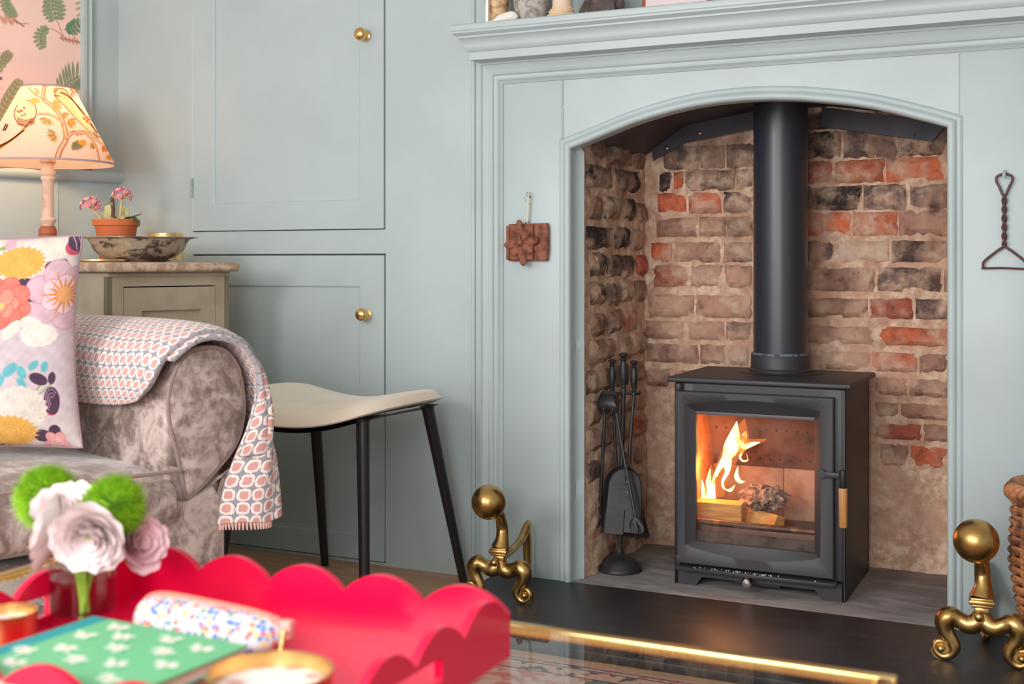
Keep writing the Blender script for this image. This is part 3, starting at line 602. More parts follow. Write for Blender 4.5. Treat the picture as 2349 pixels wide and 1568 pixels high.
for cx, cy, cz, sg in ((-.0445, -.02, .150, -1), (.075, -.060, .158, 1)):
    m = MB()
    for a in (-.9, .1, 1.0): m.tube(cr([(cx, cy, cz+.004), (cx+.014*math.sin(a), cy-.004, cz-.008), (cx+.020*math.sin(a)+.004*sg, cy-.006, cz-.022), (cx+.017*math.sin(a)+.006*sg, cy-.012, cz-.032)], 10), [.007, .007, .0068, .0062, .006, .0055, .005, .004, .003, .001], 8, flat=.5)
    m.build('claw', black_metal, tg)
# shovel
sv = thing('fire_shovel', 'black iron fire shovel with an arched blade hanging on the stand', 'shovel', (fx, fy, HZ))
m = MB(); m.lathe(turned(0, 0, .477, 1.02), (.042, -.002, 0), 20); m.build('handle', black_metal, sv)
m = MB(); m.tube([(.042, -.002, .48), (.037, -.016, .36), (.034, -.030, .258)], .0047, 10); m.build('rod', black_metal, sv)
cxs = .030; outl = []
for k in range(25):
    a = PI*k/24; outl.append((cxs+.052*math.cos(a), .236+.056*math.sin(a)))
outl = [(cxs+.054, .115)]+[(cxs+.057, .16), (cxs+.054, .2)]+outl+[(cxs-.054, .2), (cxs-.058, .16), (cxs-.062, .108)]
def shy(z): return -.036-.020*(.29-z)/.18
rows = []
for s, dy in ((1., -.018), (.985, -.006), (.90, .004), (.5, .006), (.02, .006)):
    zf = lambda z: .17+(z-.17)*s if z > .13 else z
    rows.append([(cxs+(x-cxs)*s, shy(zf(z))+(dy if z > .13 else .004), zf(z)) for x, z in outl])
m = MB(); m.grid(rows); m.grid([[(p[0], p[1]+.003, p[2]) for p in r] for r in rows]); bl = m.build('blade', mat('worn_black_iron', S(46, 45, 47), .4, 0, .5, var=(18, S(70, 68, 70), .5, .8), bump=(40, .3, .002)), sv)
m = MB().box(cxs-.002, cxs+.012, -.036, -.030, .208, .262, .001, 1); m.build('blade_strap', black_metal, sv)
for zz in (.218, .246): MB().ball((cxs+.005, -.0375, zz), .004, 10, (1, .6, 1)).build('rivet', mat('bare_rivet', S(150, 138, 130), .35, .9), sv)
br = thing('hearth_brush', 'black handled hearth brush hanging behind the fire shovel', 'brush', (fx, fy+.012, HZ))
m = MB(); m.lathe(turned(0, 0, .477, 1.02), (-.025, -.002, 0), 20); m.build('handle', black_metal, br)
m = MB(); m.tube([(-.025, -.002, .48), (-.016, .002, .3), (-.002, .004, .17)], .0045, 10); m.build('rod', black_metal, br)
m = MB(); m.box(-.01, .062, -.012, .016, .135, .165, .004)
for k in range(420):
    x = random.uniform(-.008, .064); y = random.uniform(-.012, .018); m.tube([(x, y, .14), (x*1.15+.003+random.uniform(-.003, .003), y*1.2+random.uniform(-.004, .004), .088+random.uniform(-.004, .008))], [.0009, .0004], 3, cap=False)
bo = m.build('bristles', mat('dark_bristle', S(48, 40, 38), .9), br); bo['kind'] = 'stuff'

# ================================================================== ANDIRONS
def andiron(label, loc, sc, grp=None):
    r = thing('andiron', label, 'andiron', loc); r.scale = (sc, sc, sc)
    m = MB(); m.ball((-.006, -.052, .250), .0425, 40); m.build('ball', brass, r)
    colp = cr([(.000, .0, .128), (.002, .006, .150), (.000, .012, .172), (.000, .004, .196), (.004, -.012, .216), (.006, -.034, .232)], 22)
    rad = [v[0] for v in cr([(.024,), (.0165,), (.0150,), (.0140,), (.0125,), (.0115,)], 22)]
    m = MB(); m.tube(colp, rad, 16, flat=1.0); m.build('column', brass, r)
    m = MB(); Mz = Matrix.Rotation(0.10, 4, 'Z')
    m.box(-.024, .024, -.022, .022, .117, .126, .0025, M=Mz).box(-.021, .021, -.019, .019, .125, .1305, .002, M=Mz).box(-.020, .020, -.018, .018, .111, .118, .002, M=Mz).box(-.014, .014, -.013, .013, .095, .112, .004, M=Mz); m.build('plinth', brass, r)
    MB().ball((-.003, -.027, .097), .0098, 18).build('boss', brass, r)
    for s in (-1, 1):
        P = cr([(s*.001, 0, .092), (s*.010, -.003, .076), (s*.024, -.004, .070), (s*.042, -.005, .077), (s*.058, -.006, .082), (s*.068, -.007, .072), (s*.066, -.008, .054), (s*.055, -.009, .036), (s*.050, -.010, .020), (s*.058, -.011, .007), (s*.072, -.012, .003), (s*.084, -.012, .011), (s*.087, -.012, .022), (s*.080, -.012, .032), (s*.070, -.012, .030), (s*.066, -.012, .021)], 64)
        Rr = [v[0] for v in cr([(.014,), (.0185,), (.019,), (.0165,), (.0205,), (.0205,), (.0165,), (.0135,), (.0115,), (.0085,), (.0075,), (.0072,), (.0068,), (.006,), (.0048,), (.003,)], 64)]
        P = [(x, y, z+.0035) for x, y, z in P]
        m = MB(); m.tube(P, Rr, 14); m.ball((s*.0745, -.017, .0225), .0085, 14); m.lathe([(.019, -.004), (.019, .004)], (s*.0745, -.012, .0195), 24, (0, 1, 0)); m.build('leg', brass, r)
    m = MB(); P = cr([(0, .0, .103), (-.003, .05, .104), (-.006, .10, .110), (-.008, .145, .122), (-.009, .175, .145), (-.009, .186, .160)], 26)
    m.tube(P, [v[0] for v in cr([(.013,), (.0125,), (.012,), (.0135,), (.0135,), (.005,)], 26)], 12, flat=.8); m.build('billet_bar', brass, r)
    m = MB(); P = cr([(-.008, .168, .140), (-.008, .176, .10), (-.009, .180, .055), (-.009, .178, .022), (-.008, .168, .008), (-.004, .150, .0055), (0, .138, .014), (.001, .140, .024), (0, .150, .027), (0, .155, .020)], 44)
    m.tube(P, [v[0] for v in cr([(.0120,), (.0125,), (.0115,), (.0105,), (.0095,), (.0075,), (.007,), (.0065,), (.0055,), (.003,)], 44)], 12, flat=.9)
    m.lathe([(.016, -.004), (.016, .004)], (0, .1545, .018), 20, (1, 0, 0)); m.ball((.005, .1535, .018), .006, 12); m.build('rear_leg', brass, r)
    return r
andiron('brass andiron with ball finial and scroll feet standing between stool and fireplace', (-.093, -.232, HZ), 1.0, 'andirons')
andiron('brass andiron with ball finial and scroll feet standing beside the wicker basket', (1.026, -.226, HZ), 1.06, 'andirons')

# ================================================================== WICKER BASKET
bk = thing('wicker_basket', 'brown wicker basket with a twisted rim beside the right-hand andiron', 'basket', (1.232, -.135, HZ))
wk = NT('brown_willow'); wa = wk.noise(22, 4); wbn = wk.noise(120, 4); wk.P(Base_Color=wk.mix(wk.ramp(wa, .42, .62), wk.mix(wk.ramp(wbn, .3, .7), S(196, 136, 92), S(166, 108, 70)), S(104, 66, 48)), Roughness=.5); wk.bump(wbn, .25, .001)
def rad_b(z): return .118+.034*min(1, z/.20)-.006*max(0, (z-.24)/.1)
NS = 22
for k in range(NS):
    a = 2*PI*k/NS; P = [((rad_b(z))*math.cos(a), (rad_b(z))*math.sin(a), z) for z in np.linspace(.004, .345, 12)]
    MB().tube(P, .0048, 6).build('stake', wk.m, bk)
for j in range(32):
    z = .010+j*.0104; P = []; ph = (j % 2)*PI
    for i in range(133):
        a = 2*PI*i/132; rr = rad_b(z)+.0058*math.sin(NS/2*a+ph); P.append((rr*math.cos(a), rr*math.sin(a), z+.0012*math.sin(3*a+j)))
    MB().tube(P, .0060, 6, cap=False, flat=.86).build('weaver', wk.m, bk)
for q in range(4):
    P = []
    for i in range(161):
        a = 2*PI*i/160; t = 13*a/1.+q*PI/2; P.append(((rad_b(.34)+.004+.011*math.cos(t))*math.cos(a), (rad_b(.34)+.004+.011*math.cos(t))*math.sin(a), .352+.012*math.sin(t)))
    MB().tube(P, .0098, 8, cap=False, flat=.8).build('rim_strand', wk.m, bk)
MB().lathe([(.0001, .004), (.116, .004), (.118, .010), (.0001, .010)], (0, 0, 0), 36).build('base', wk.m, bk)

# ================================================================== THINGS ON THE SURROUND
tc = mat('rough_terracotta', S(148, 92, 70), .85, var=(45, S(98, 58, 44), .40, .66), bump=(70, .7, .003))
ht = thing('hanging_tile', 'carved terracotta flower tile hanging by a cord left of the fireplace', 'ornament', (-.117, -.004, .90))
m = MB(); m.poly([(-.057, 0, -.048), (.054, 0, -.047), (.058, 0, -.02), (.058, 0, .035), (.055, 0, .052), (-.056, 0, .050)], (0, -.016, 0), .002, 1); m.build('plate', tc, ht)
m = MB(); m.box(-.0565, .020, -.026, -.014, -.045, .046, .002); m.box(-.0565, -.048, -.030, -.025, -.045, .046, .002); m.build('raised_panel', tc, ht)
for k in range(8):
    a = k*PI/4+.12; L = .033+(.007 if k % 2 == 0 else 0)+(.006 if k in (2, 6) else 0); Mr = Matrix.Rotation(-a, 4, 'Y')
    m = MB(); cx, cz = -.013+L*.72*math.cos(a), .0+L*.80*math.sin(a); m.ball((cx, -.027, cz), 1, 18, (L*.56, .0075, .0115), Mr); m.tube([(-.013, -.0335, 0), (-.013+L*1.1*math.cos(a), -.0325, L*1.2*math.sin(a))], [.002, .0008], 6); m.build('petal', tc, ht)
MB().ball((-.013, -.034, 0), .0065, 16).build('flower_centre', tc, ht)
m = MB(); m.tube([(-.004+.0055*math.cos(t), -.008, .052+.0055*math.sin(t)) for t in np.linspace(-.6, PI+.6, 14)], .0009, 6); m.build('wire_ring', black_metal, ht)
crd = mat('cream_cord', S(214, 214, 190), .9, bump=(900, .6, .001))
m = MB(); m.tube([(-.0055, -.010, .056), (-.002, -.012, .09), (.0008, -.014, .124)], .0016, 6); m.tube([(-.0025, -.010, .056), (.001, -.012, .09), (.0022, -.014, .124)], .0016, 6)
m.tube([(-.002, -.013, .103), (-.009, -.016, .110), (-.018, -.014, .120)], [.0022, .0018, .0012], 6); m.build('cord', crd, ht)
se = MB(); se.tube([(.0065*math.sin(t), -.014, .0065*math.cos(t)) for t in np.linspace(.5, 2*PI-.1, 22)], .0011, 8); se.tube([(0, -.013, -.0062), (0, .004, -.0062)], .0015, 8); o = se.build('screw_eye', mat('dull_zinc', S(120, 126, 124), .4, .8)); o.location = (-.116, -.001, 1.028); tag(o, 'small metal screw eye holding the terracotta tile cord', 'hook')
rust = mat('rusty_red_wire', S(94, 68, 68), .55, .4, var=(36, S(146, 66, 62), .54, .74), bump=(200, .4, .001))
tw = thing('twisted_wire_hanger', 'rusty twisted wire hanger with a crossbar hanging right of the fireplace', 'wire hanger', (1.056, -.010, .835))
for s in (0, PI):
    P = [(.0035*math.cos(t*5.5*PI+s), -.0035*math.sin(t*5.5*PI+s), .052+t*.11) for t in np.linspace(0, 1, 60)]
    sg = 1 if math.cos(5.5*PI+s) > .5 or s == 0 else -1; top = [(sg*.004, 0, .166), (sg*.010, 0, .182), (sg*.0165, 0, .196), (sg*.0145, 0, .207), (0, 0, .2125)]
    sb = -1 if s == 0 else 1; bot = [(sb*.044, -.001, 0.001), (sb*.044, -.001, .012), (sb*.036, 0, .022), (sb*.014, 0, .040)]
    MB().tube(cr(bot, 14)+P+cr(top, 14), .0029, 8).build('wire', rust, tw)
m = MB(); m.tube([(-.048, -.001, 0), (-.01, -.002, .001), (.048, -.001, -.001)], .0026, 8, flat=.8); m.build('crossbar', rust, tw)
se = MB(); se.tube(cr([(0, .012, .006), (0, -.006, .004), (0, -.014, -.004), (0, -.012, -.010)], 12), [.0035]*12, 8); o = se.build('wall_hook', mat('painted_hook', S(170, 182, 188), .4)); o.location = (1.056, -.004, 1.048); tag(o, 'small pale painted hook holding the twisted wire hanger', 'hook')

# ---- ornaments on the mantel shelf (only their feet are in view)
SZ = 1.4732
m = MB(); m.lathe([(.030, 0), (.031, .004), (.028, .03), (.031, .07), (.036, .12), (.030, .16), (.026, .18)], (0, 0, 0), 120, ribs=lambda a, z: .05*math.sin(16*a+z*70)); o = m.build('ribbed_vase', mat('tan_glazed_stoneware', S(222, 188, 146), .6, var=(40, S(178, 138, 98), .45, .6))); o.location = (-.208, -.018, SZ); tag(o, 'tan vase with twisted ribs at the left end of the mantel', 'vase')
m = MB().box(-.004, .004, -.006, .006, 0, .15, .001); o = m.build('white_candle', mat('white_wax', S(246, 242, 236), .5)); o.location = (-.214, -.062, SZ); o.scale = (.9, .9, 1); tag(o, 'thin white candle in front of the tan ribbed vase', 'candle')
m = MB(); P = cr([(-.032, 0, .010), (-.015, .0, .016), (.006, 0, .021), (.026, 0, .022), (.038, 0, .015)], 20); m.tube(P, [v[0] for v in cr([(.006,), (.012,), (.0135,), (.014,), (.007,)], 20)], 14)
for k in range(4): m.tube(cr([(-.02+k*.004, -.006+.005*k, .012), (-.036, -.010+.006*k, .010), (-.044, -.011+.006*k, .006)], 8), .0045, 8)
o = m.build('marble_hand', mat('white_marble_carving', S(240, 234, 226), .4, var=(25, S(222, 206, 190), .5, .7))); o.location = (-.168, -.058, SZ-.001); tag(o, 'small white marble hand lying on the mantel', 'ornament')
m = MB(); m.lathe([(.030, 0), (.034, .006), (.041, .03), (.047, .06), (.046, .10), (.038, .14), (.034, .16)], (0, 0, 0), 40, ribs=lambda a, z: .06*noise.noise(Vector((math.cos(a)*3, math.sin(a)*3, z*30)))); o = m.build('stone_pot', mat('weathered_grey_stone', S(190, 182, 176), .9, var=(60, S(140, 132, 128), .42, .68), bump=(90, .8, .004))); o.location = (-.108, -.012, SZ); tag(o, 'weathered grey stone pot on the mantel', 'pot')
nb = thing('necklace_bust', 'beige display bust with a bead necklace on the mantel', 'bust', (-.012, -.030, SZ))
m = MB(); m.lathe([(.047, 0), (.050, .003), (.049, .009), (.044, .014), (.036, .020), (.029, .030), (.026, .045), (.025, .09), (.027, .12), (.020, .135), (.0001, .138)], (0, 0, 0), 44); m.build('torso', mat('beige_plaster', S(228, 202, 176), .6), nb)
bead = MB(); bead.ball((0, 0, 0), .0026, 10); bme = bead.mesh('bead'); bme.materials.append(mat('cream_bead', S(238, 206, 160), .35))
for row, (rr, zz) in enumerate(((.0375, .0205), (.0335, .0255))):
    for k in range(38):
        a = PI+PI*k/37; zt = zz+.012*(abs(k-18.5)/18.5)**2; o = bpy.data.objects.new('bead', bme); COL.objects.link(o); o.parent = nb; sh = rr-.008*(abs(k-18.5)/18.5)**2; o.location = (sh*math.cos(a), sh*math.sin(a), zt)
dk = MB(); rows = []
for i in range(22):
    r = []
    for j in range(36):
        a = 2*PI*j/36; z = .11*i/21; q = Vector((math.cos(a)*1.6, math.sin(a)*1.6, z*22)); s = 1+.28*noise.fractal(q, 1., 2., 3)+.08*math.sin(7*a+z*60); R_ = .05*(1-.5*(z/.11)**2)
        r.append((R_*1.15*s*math.cos(a), R_*.62*s*math.sin(a), z))
    rows.append(r)
V = dk.grid(rows, cv=True); dk.b.faces.new(V[0]); dk.b.faces.new(V[-1]); o = dk.build('carved_figure', mat('dark_carved_wood', S(74, 60, 60), .6, var=(40, S(112, 92, 88), .5, .7), bump=(80, .6, .003))); o.location = (.094, -.005, SZ); tag(o, 'dark carved wooden figure on the mantel', 'figure')
pf = thing('picture_frame', 'thin brown picture frame with a pale pink mount on the mantel', 'picture', (.275, .03, SZ)); pf.rotation_euler = (-.12, 0, 0)
m = MB(); cut_panel(m, -.09, .09, 0, .24, -.006, .006, [(-.082, .082, .008, .232)]); m.build('frame', mat('red_brown_wood', S(150, 84, 60), .4), pf)
MB().box(-.083, .083, -.001, .003, .007, .233).build('mount', mat('pale_pink_mount', S(230, 212, 214), .8), pf)

# ================================================================== STOOL
sl = thing('hide_stool', 'cream cowhide saddle stool with black tapered legs below the wall cupboard', 'stool', (-.548, -.30, -.0092))
hide = NT('cream_cowhide'); ha = hide.noise(5, 4, co=hide.obj()); hb = hide.noise(26, 3, co=hide.obj()); hc = hide.noise(420, 2, co=hide.scale(hide.obj(), (1, .25, 1)))
sepo = hide.new('ShaderNodeSeparateXYZ', {0: (hide._c, 'Object')})
hcol = hide.mix(hide.ramp(ha, .35, .7), S(246, 234, 214), S(236, 218, 194)); hcol = hide.mix(hide.math('MULTIPLY', hide.ramp(hb, .70, .76), hide.ramp((sepo, 'X'), .0, -.10)), hcol, S(120, 84, 60))
pt = hide.math('MULTIPLY', hide.ramp((sepo, 'Y'), .135, .15), hide.math('MULTIPLY', hide.ramp((sepo, 'X'), .045, .06), hide.ramp((sepo, 'X'), .125, .11)))
hcol = hide.mix(pt, hcol, S(46, 38, 36)); hide.P(Base_Color=hcol, Roughness=.75); hide.p.inputs['Sheen Weight'].default_value = .3; hide.bump(hc, .35, .0015)
nu, nv = 44, 30; HX, HY = .252, .228
def seat_pt(a, b, top):
    n = 5.; k = (abs(a)**n+abs(b)**n)**(1/n); m_ = max(abs(a), abs(b)); s = m_/k if k > 1e-9 else 1
    x, y = a*s*HX*(1-.04*b*b), b*s*HY*(1-.07*(1-a*a)); e = m_
    zb = .452+.045*abs(a*s)**2.0-.004*(b*s)**2
    if not top: return (x*.985, y*.985, zb)
    edge = max(0., 1-e**5)**.42
    return (x, y, zb+.010+.044*edge*(1-.12*(1-abs(a))))
def lattice(f): return [[f(-1+2*i/nu, -1+2*j/nv) for j in range(nv+1)] for i in range(nu+1)]
m = MB(); Vt = m.grid(lattice(lambda a, b: seat_pt(a, b, True))); Vb = m.grid(lattice(lambda a, b: tuple(np.array(seat_pt(a, b, False))+np.array((0, 0, .006)))))
def ring(V): return [V[i][0] for i in range(nu)]+[V[nu][j] for j in range(nv)]+[V[i][nv] for i in range(nu, 0, -1)]+[V[0][j] for j in range(nv, 0, -1)]
ra, rb = ring(Vt), ring(Vb)
for i in range(len(ra)): m.b.faces.new((ra[i], ra[(i+1) % len(ra)], rb[(i+1) % len(rb)], rb[i]))
m.build('seat_cushion', hide.m, sl, 60)
m = MB(); m.grid(lattice(lambda a, b: tuple(np.array(seat_pt(a, b, False))*np.array((.985, .985, 1))+np.array((0, 0, .0055))))); m.grid(lattice(lambda a, b: tuple(np.array(seat_pt(a, b, False))*np.array((.99, .99, 1))-np.array((0, 0, .006))))); m.build('seat_board', black_metal, sl)
leg_m = mat('black_satin_leg', S(36, 35, 39), .35, 0, .5)
for (tx, ty, fx_, fy_) in ((.195, .160, .262, .238), (.195, -.155, .262, -.25), (-.165, .160, -.178, .232), (-.165, -.155, -.175, -.25)):
    m = MB(); tz = .452+.045*(tx/HX)**2; m.tube([(tx, ty, tz), (tx+(fx_-tx)*.02, ty+(fy_-ty)*.02, tz-.01), (fx_, fy_, .003), (fx_, fy_, 0)], [.020, .0165, .0110, .0102], 20); m.build('leg', leg_m, sl)

# ================================================================== BEDSIDE CUPBOARD (stands square to the canted wall)
Nt = Matrix(((-U.x, NV.x, 0, P0.x), (-U.y, NV.y, 0, P0.y), (0, 0, 1, -.009), (0, 0, 0, 1)))
def mt(name, m, parent, mb, smooth=40): return mb.build(name, m, parent, smooth)
nsd = thing('bedside_cupboard', 'small cream painted wooden cupboard with worn top behind the sofa arm', 'cupboard')
nsd.matrix_world = Nt
m = MB(); m.box(.031, .387, .33, .35, 0, .830).box(.031, .045, .33, .694, 0, .830).box(.373, .387, .33, .694, 0, .830).box(.031, .387, .33, .694, .05, .07)
cut_panel(m, .031, .387, 0, .822, .676, .694, [(.073, .342, .08, .795)]); m.build('carcass', cream, nsd)
m = MB(); m.box(.030, .388, .35, .700, .820, .832, .003); m.build('top_moulding', cream, nsd)
wtop = NT('worn_painted_oak'); wn = wtop.noise(24, 6, .7); wtop.P(Base_Color=wtop.mix(wtop.ramp(wn, .46, .56), S(200, 174, 152), S(172, 138, 114)), Roughness=.55); wtop.bump(wn, .3, .002)
m = MB(); cx = .709; out = [(.415, .02), (.415, .728), (.40, .738), (.03, .738), (.016, .725), (.012, .68), (.012, .02)]
m.poly([(t, w, .832) for t, w in out], (0, 0, .0255), .010, 3); m.build('worn_top', wtop.m, nsd)
m = MB(); cut_panel(m, .0745, .3405, .083, .792, .676, .6945, [(.118, .291, .14, .731)]); dd = m.build('door', cream, nsd)
m = MB(); m.box(.117, .292, .672, .684, .139, .732); m.build('door_panel', cream, dd)
m = MB(); m.box(.3405, .3425, .675, .690, .08, .795); m.build('side_moulding', cream, dd)
TOP = .832+.0255-.009+.0008
# --- table lamp
lc = TW(.322, .205, TOP)
lp = thing('table_lamp', 'lit table lamp with bird print shade and turned wooden stem', 'lamp', lc)
turn = mat('limewashed_turned_wood', S(232, 200, 178), .5, var=(30, S(206, 158, 134), .45, .75)); redw = mat('terracotta_band', S(176, 98, 66), .5)
m = MB(); pr = [(.055, 0), (.058, .004), (.056, .014), (.040, .022), (.022, .030), (.016, .040), (.017, .048), (.0225, .056)]
m.lathe(pr, (0, 0, 0), 40); m.build('base', turn, lp)
m = MB(); m.lathe([(.0225, .055), (.0255, .066), (.0258, .076), (.0235, .079), (.0255, .081), (.0245, .092), (.019, .103)], (0, 0, 0), 40); m.build('stem_ball', redw, lp)
m = MB(); m.lathe([(.016, .102), (.016, .108), (.022, .116), (.0235, .121), (.019, .125), (.0155, .129), (.0165, .14), (.0160, .232), (.019, .236), (.0195, .241), (.018, .245), (.0215, .250), (.0225, .256), (.017, .270), (.0175, .282), (.022, .286), (.0215, .291), (.0180, .295), (.0235, .300), (.028, .308), (.0275, .314), (.014, .316), (.014, .335)], (0, 0, 0), 40); m.build('stem', turn, lp)
m = MB(); m.lathe([(.014, .335), (.014, .36), (.011, .37)], (0, 0, 0), 20); m.build('bulb_holder', bright_brass, lp)
bm_mat = NT('lit_bulb'); bm_mat.P(Base_Color=(1, .9, .75, 1)); bm_mat.p.inputs['Emission Color'].default_value = (1, .78, .5, 1); bm_mat.p.inputs['Emission Strength'].default_value = 14
m = MB(); m.ball((0, 0, .405), .022, 20); m.lathe([(.011, .368), (.013, .39)], (0, 0, 0), 16); bb = m.build('bulb', bm_mat.m, lp); bb.visible_shadow = True
SH0, SH1, RS0, RS1 = .281, .497, .185, .073
th0 = -0.7606
def shade_paint(u, v):
    a = (u-.5)*2*PI; R = RS0+(RS1-RS0)*v; af = np.where(np.abs(a) <= PI/2, a, np.sign(a)*PI-a)
    X = (.0+R*np.sin(af))*2800/3.5*4.24+438; Y = 790-v*(790-45)+0*X; X = np.where(np.abs(a) <= PI/2, X, X+97)
    c = Canvas(X, Y, S(253, 234, 226)); wd, dkb = S(232, 166, 134), S(88, 36, 22); ye, og, gr, rd = S(232, 178, 88), S(228, 122, 62), S(140, 146, 112), S(208, 62, 70)
    for pts, w in (([(520, 790), (545, 700), (600, 570), (560, 380), (480, 260), (400, 190), (410, 60)], 26), ([(360, 345), (450, 345), (530, 390), (575, 440)], 11), ([(600, 580), (680, 510), (780, 490), (860, 550), (930, 590)], 13), ([(770, 505), (860, 610), (900, 780)], 11), ([(400, 190), (330, 150), (265, 70)], 9)):
        p = cr(pts, 24); c.line(p, w, dkb, 4, .6); c.line(p, w-4, wd, 4, .55); c.line([(x-3, y-3) for x, y in p], w*.35, S(252, 226, 204), 8, .5)
    # birds
    c.ell(240, 330, 101, 131, .1, dkb, 4); c.ell(240, 330, 93, 123, .1, S(254, 232, 206), 5); c.ell(205, 215, 45, 50, .3, S(254, 236, 214), 4)
    for k in range(6): c.line(cr([(300-k*14, 400+k*22), (180-k*20, 560+k*14), (20-k*24, 690+k*2)], 14), 7, dkb if k % 2 else ye, 4)
    for k in range(5): c.line(cr([(170, 380+k*16), (240, 410+k*15), (320, 385+k*13)], 12), 4.5, S(150, 84, 56), 4)
    for k in range(16): c.ell(165+random.random()*110, 280+random.random()*80, 12, 7, random.random()*3, (rd if k % 3 else S(250, 240, 230)), 4)
    c.line([(70, 440), (45, 500)], 7, dkb); c.line([(85, 450), (62, 505)], 7, dkb)
    b2 = cr([(560, 130), (640, 230), (730, 350), (830, 460), (900, 500)], 20); c.line(b2, 65, dkb, 5, .37); c.line(b2, 57, S(253, 224, 190), 6, .33); c.ell(575, 140, 42, 34, .7, S(250, 214, 170), 4); c.line([(540, 150), (500, 152)], 5, dkb); c.line(cr([(555, 112), (620, 140), (690, 210), (780, 320), (880, 470)], 20), 7, dkb, 4)
    for k in range(10): c.ell(760+random.random()*80, 300+random.random()*90, 16, 8, .8, rd if k % 3 == 0 else S(240, 180, 120), 4)
    c.line([(850, 480), (880, 540)], 4, dkb); c.line([(875, 480), (900, 545)], 4, dkb)
    for cx, cy, n_, L, a0, a1, cols in ((440, 380, 6, 80, 1.0, 2.9, (ye, gr)), (520, 540, 6, 90, 1.8, 3.6, (ye, gr)), (600, 400, 5, 90, -.3, .9, (og, ye)), (670, 590, 7, 105, .3, 1.7, (gr, gr)), (690, 610, 5, 90, -.3, .3, (ye, ye)), (320, 170, 4, 80, .9, 2.2, (ye, ye)), (470, 250, 5, 95, -.9, .7, (ye, gr)), (560, 320, 3, 70, .2, 1.0, (og, ye)), (640, 90, 5, 60, -1.4, 1.2, (rd, og)), (940, 590, 5, 90, .7, 1.6, (og, ye)), (370, 110, 3, 60, 2.2, 3.6, (gr, ye)), (480, 90, 3, 50, -.4, .8, (og, og)), (990, 680, 4, 80, .8, 1.9, (og, ye)), (820, 590, 3, 80, .9, 1.5, (ye, gr))):
        for k in range(n_):
            a_ = a0+(a1-a0)*k/max(1, n_-1); c.ell(cx+L*.6*math.cos(a_), cy+L*.6*math.sin(a_), L*.42, L*.15, a_, cols[k % 2], 5, .85)
    for k in range(7): c.ell(640+k*18, 510-k*5+(40 if k > 2 else 0), 7, 9, 0, rd, 3); c.ell(380+k*12, 40+(k % 2)*12, 8, 7, 0, S(176, 40, 90), 3)
    return c.C
def shade_pt(u, v, off=0.):
    a = th0+(u-.5)*2*PI; R = RS0+(RS1-RS0)*v+off; return np.c_[R*np.cos(a), R*np.sin(a), SH0+(SH1-SH0)*v+.004*np.sin(0*a)]
sm = NT('bird_print_lampshade'); aa = sm.new('ShaderNodeAttribute', attribute_name='print'); sm.n.remove(sm.p)
df = sm.new('ShaderNodeBsdfDiffuse', {0: (aa, 'Color')}); tl = sm.new('ShaderNodeBsdfTranslucent', {0: (aa, 'Color')}); mx = sm.new('ShaderNodeMixShader', {0: .68, 1: df, 2: tl}); sm.t.links.new(mx.outputs[0], sm.out.inputs[0])
sho = printed('shade', shade_pt, 620, 190, shade_paint, sm.m, lp); sho['label'] = 'cone shade printed with birds and branches'
lining = NT('cream_shade_lining'); lining.n.remove(lining.p); df = lining.new('ShaderNodeBsdfDiffuse', {0: S(255, 240, 222)}); tl = lining.new('ShaderNodeBsdfTranslucent', {0: S(255, 238, 216)}); mx = lining.new('ShaderNodeMixShader', {0: .55, 1: df, 2: tl}); lining.t.links.new(mx.outputs[0], lining.out.inputs[0])
m = MB(); m.lathe([(RS0-.002, SH0+.001), (RS1-.002, SH1-.001)], (0, 0, 0), 64, cap=False); m.build('shade_lining', lining.m, lp)
tp_ = mat('dusky_trim', S(196, 160, 150), .7)
m = MB()
for R, z in ((RS0, SH0), (RS1, SH1)): m.lathe([(R-.0025, z-.0015), (R+.001, z-.0015), (R+.0005, z+.004), (R-.0025, z+.004), (R-.0025, z-.0015)], (0, 0, 0), 72, cap=False)
m.build('shade_trim', tp_, lp)
m = MB()
for k in range(3):
    a = 2*PI*k/3; m.tube([(.012*math.cos(a), .012*math.sin(a), .455), (RS1*.98*math.cos(a), RS1*.98*math.sin(a), .49)], .0015, 6)
m.tube([(0, 0, .425), (0, 0, .456)], .002, 6); m.build('shade_carrier', bright_brass, lp)
l = bpy.data.lights.new('lamp_bulb_light', 'POINT'); l.energy = 4.4; l.color = (1, .71, .45); l.shadow_soft_size = .024; lo = bpy.data.objects.new('lamp_bulb_light', l); COL.objects.link(lo); lo.location = (lc.x, lc.y, lc.z+.405)
bb.visible_shadow = True
l.shadow_soft_size = .03

# --- old metal bowl, plant pot, tins on the cupboard
pew = NT('tarnished_pewter'); pn = pew.noise(16, 6, .7, co=pew.scale(pew.obj(), (1, 1, 2.2))); pm = pew.noise(60, 4)
pew.P(Base_Color=pew.mix(pew.ramp(pn, .50, .60), S(206, 194, 178), S(112, 98, 88)), Roughness=pew.ramp(pm, -.2, 1.3), Metallic=.7); pew.bump(pm, .2, .0012)
m = MB(); bc = TW(.195, .500, TOP); m.lathe([(.0001, .004), (.066, .003), (.070, 0), (.082, .004), (.104, .016), (.120, .033), (.129, .052), (.135, .062), (.150, .0665), (.157, .067), (.1572, .0685), (.150, .0685), (.132, .066), (.124, .050), (.112, .032), (.095, .016), (.070, .006), (.0001, .006)], (0, 0, 0), 64); o = m.build('metal_bowl', pew.m); o.location = bc; tag(o, 'wide tarnished metal bowl on top of the cream cupboard', 'bowl')
ct = TW(.130, .530, TOP+.0062); m = MB(); m.lathe([(.0001, 0), (.046, 0), (.0465, .060), (.049, .062), (.049, .068), (.0465, .070), (.0465, .073), (.044, .0745), (.0001, .0745)], (0, 0, 0), 40); o = m.build('lidded_tin', bright_brass); o.location = ct; tag(o, 'round gold lidded tin standing in the metal bowl', 'tin')
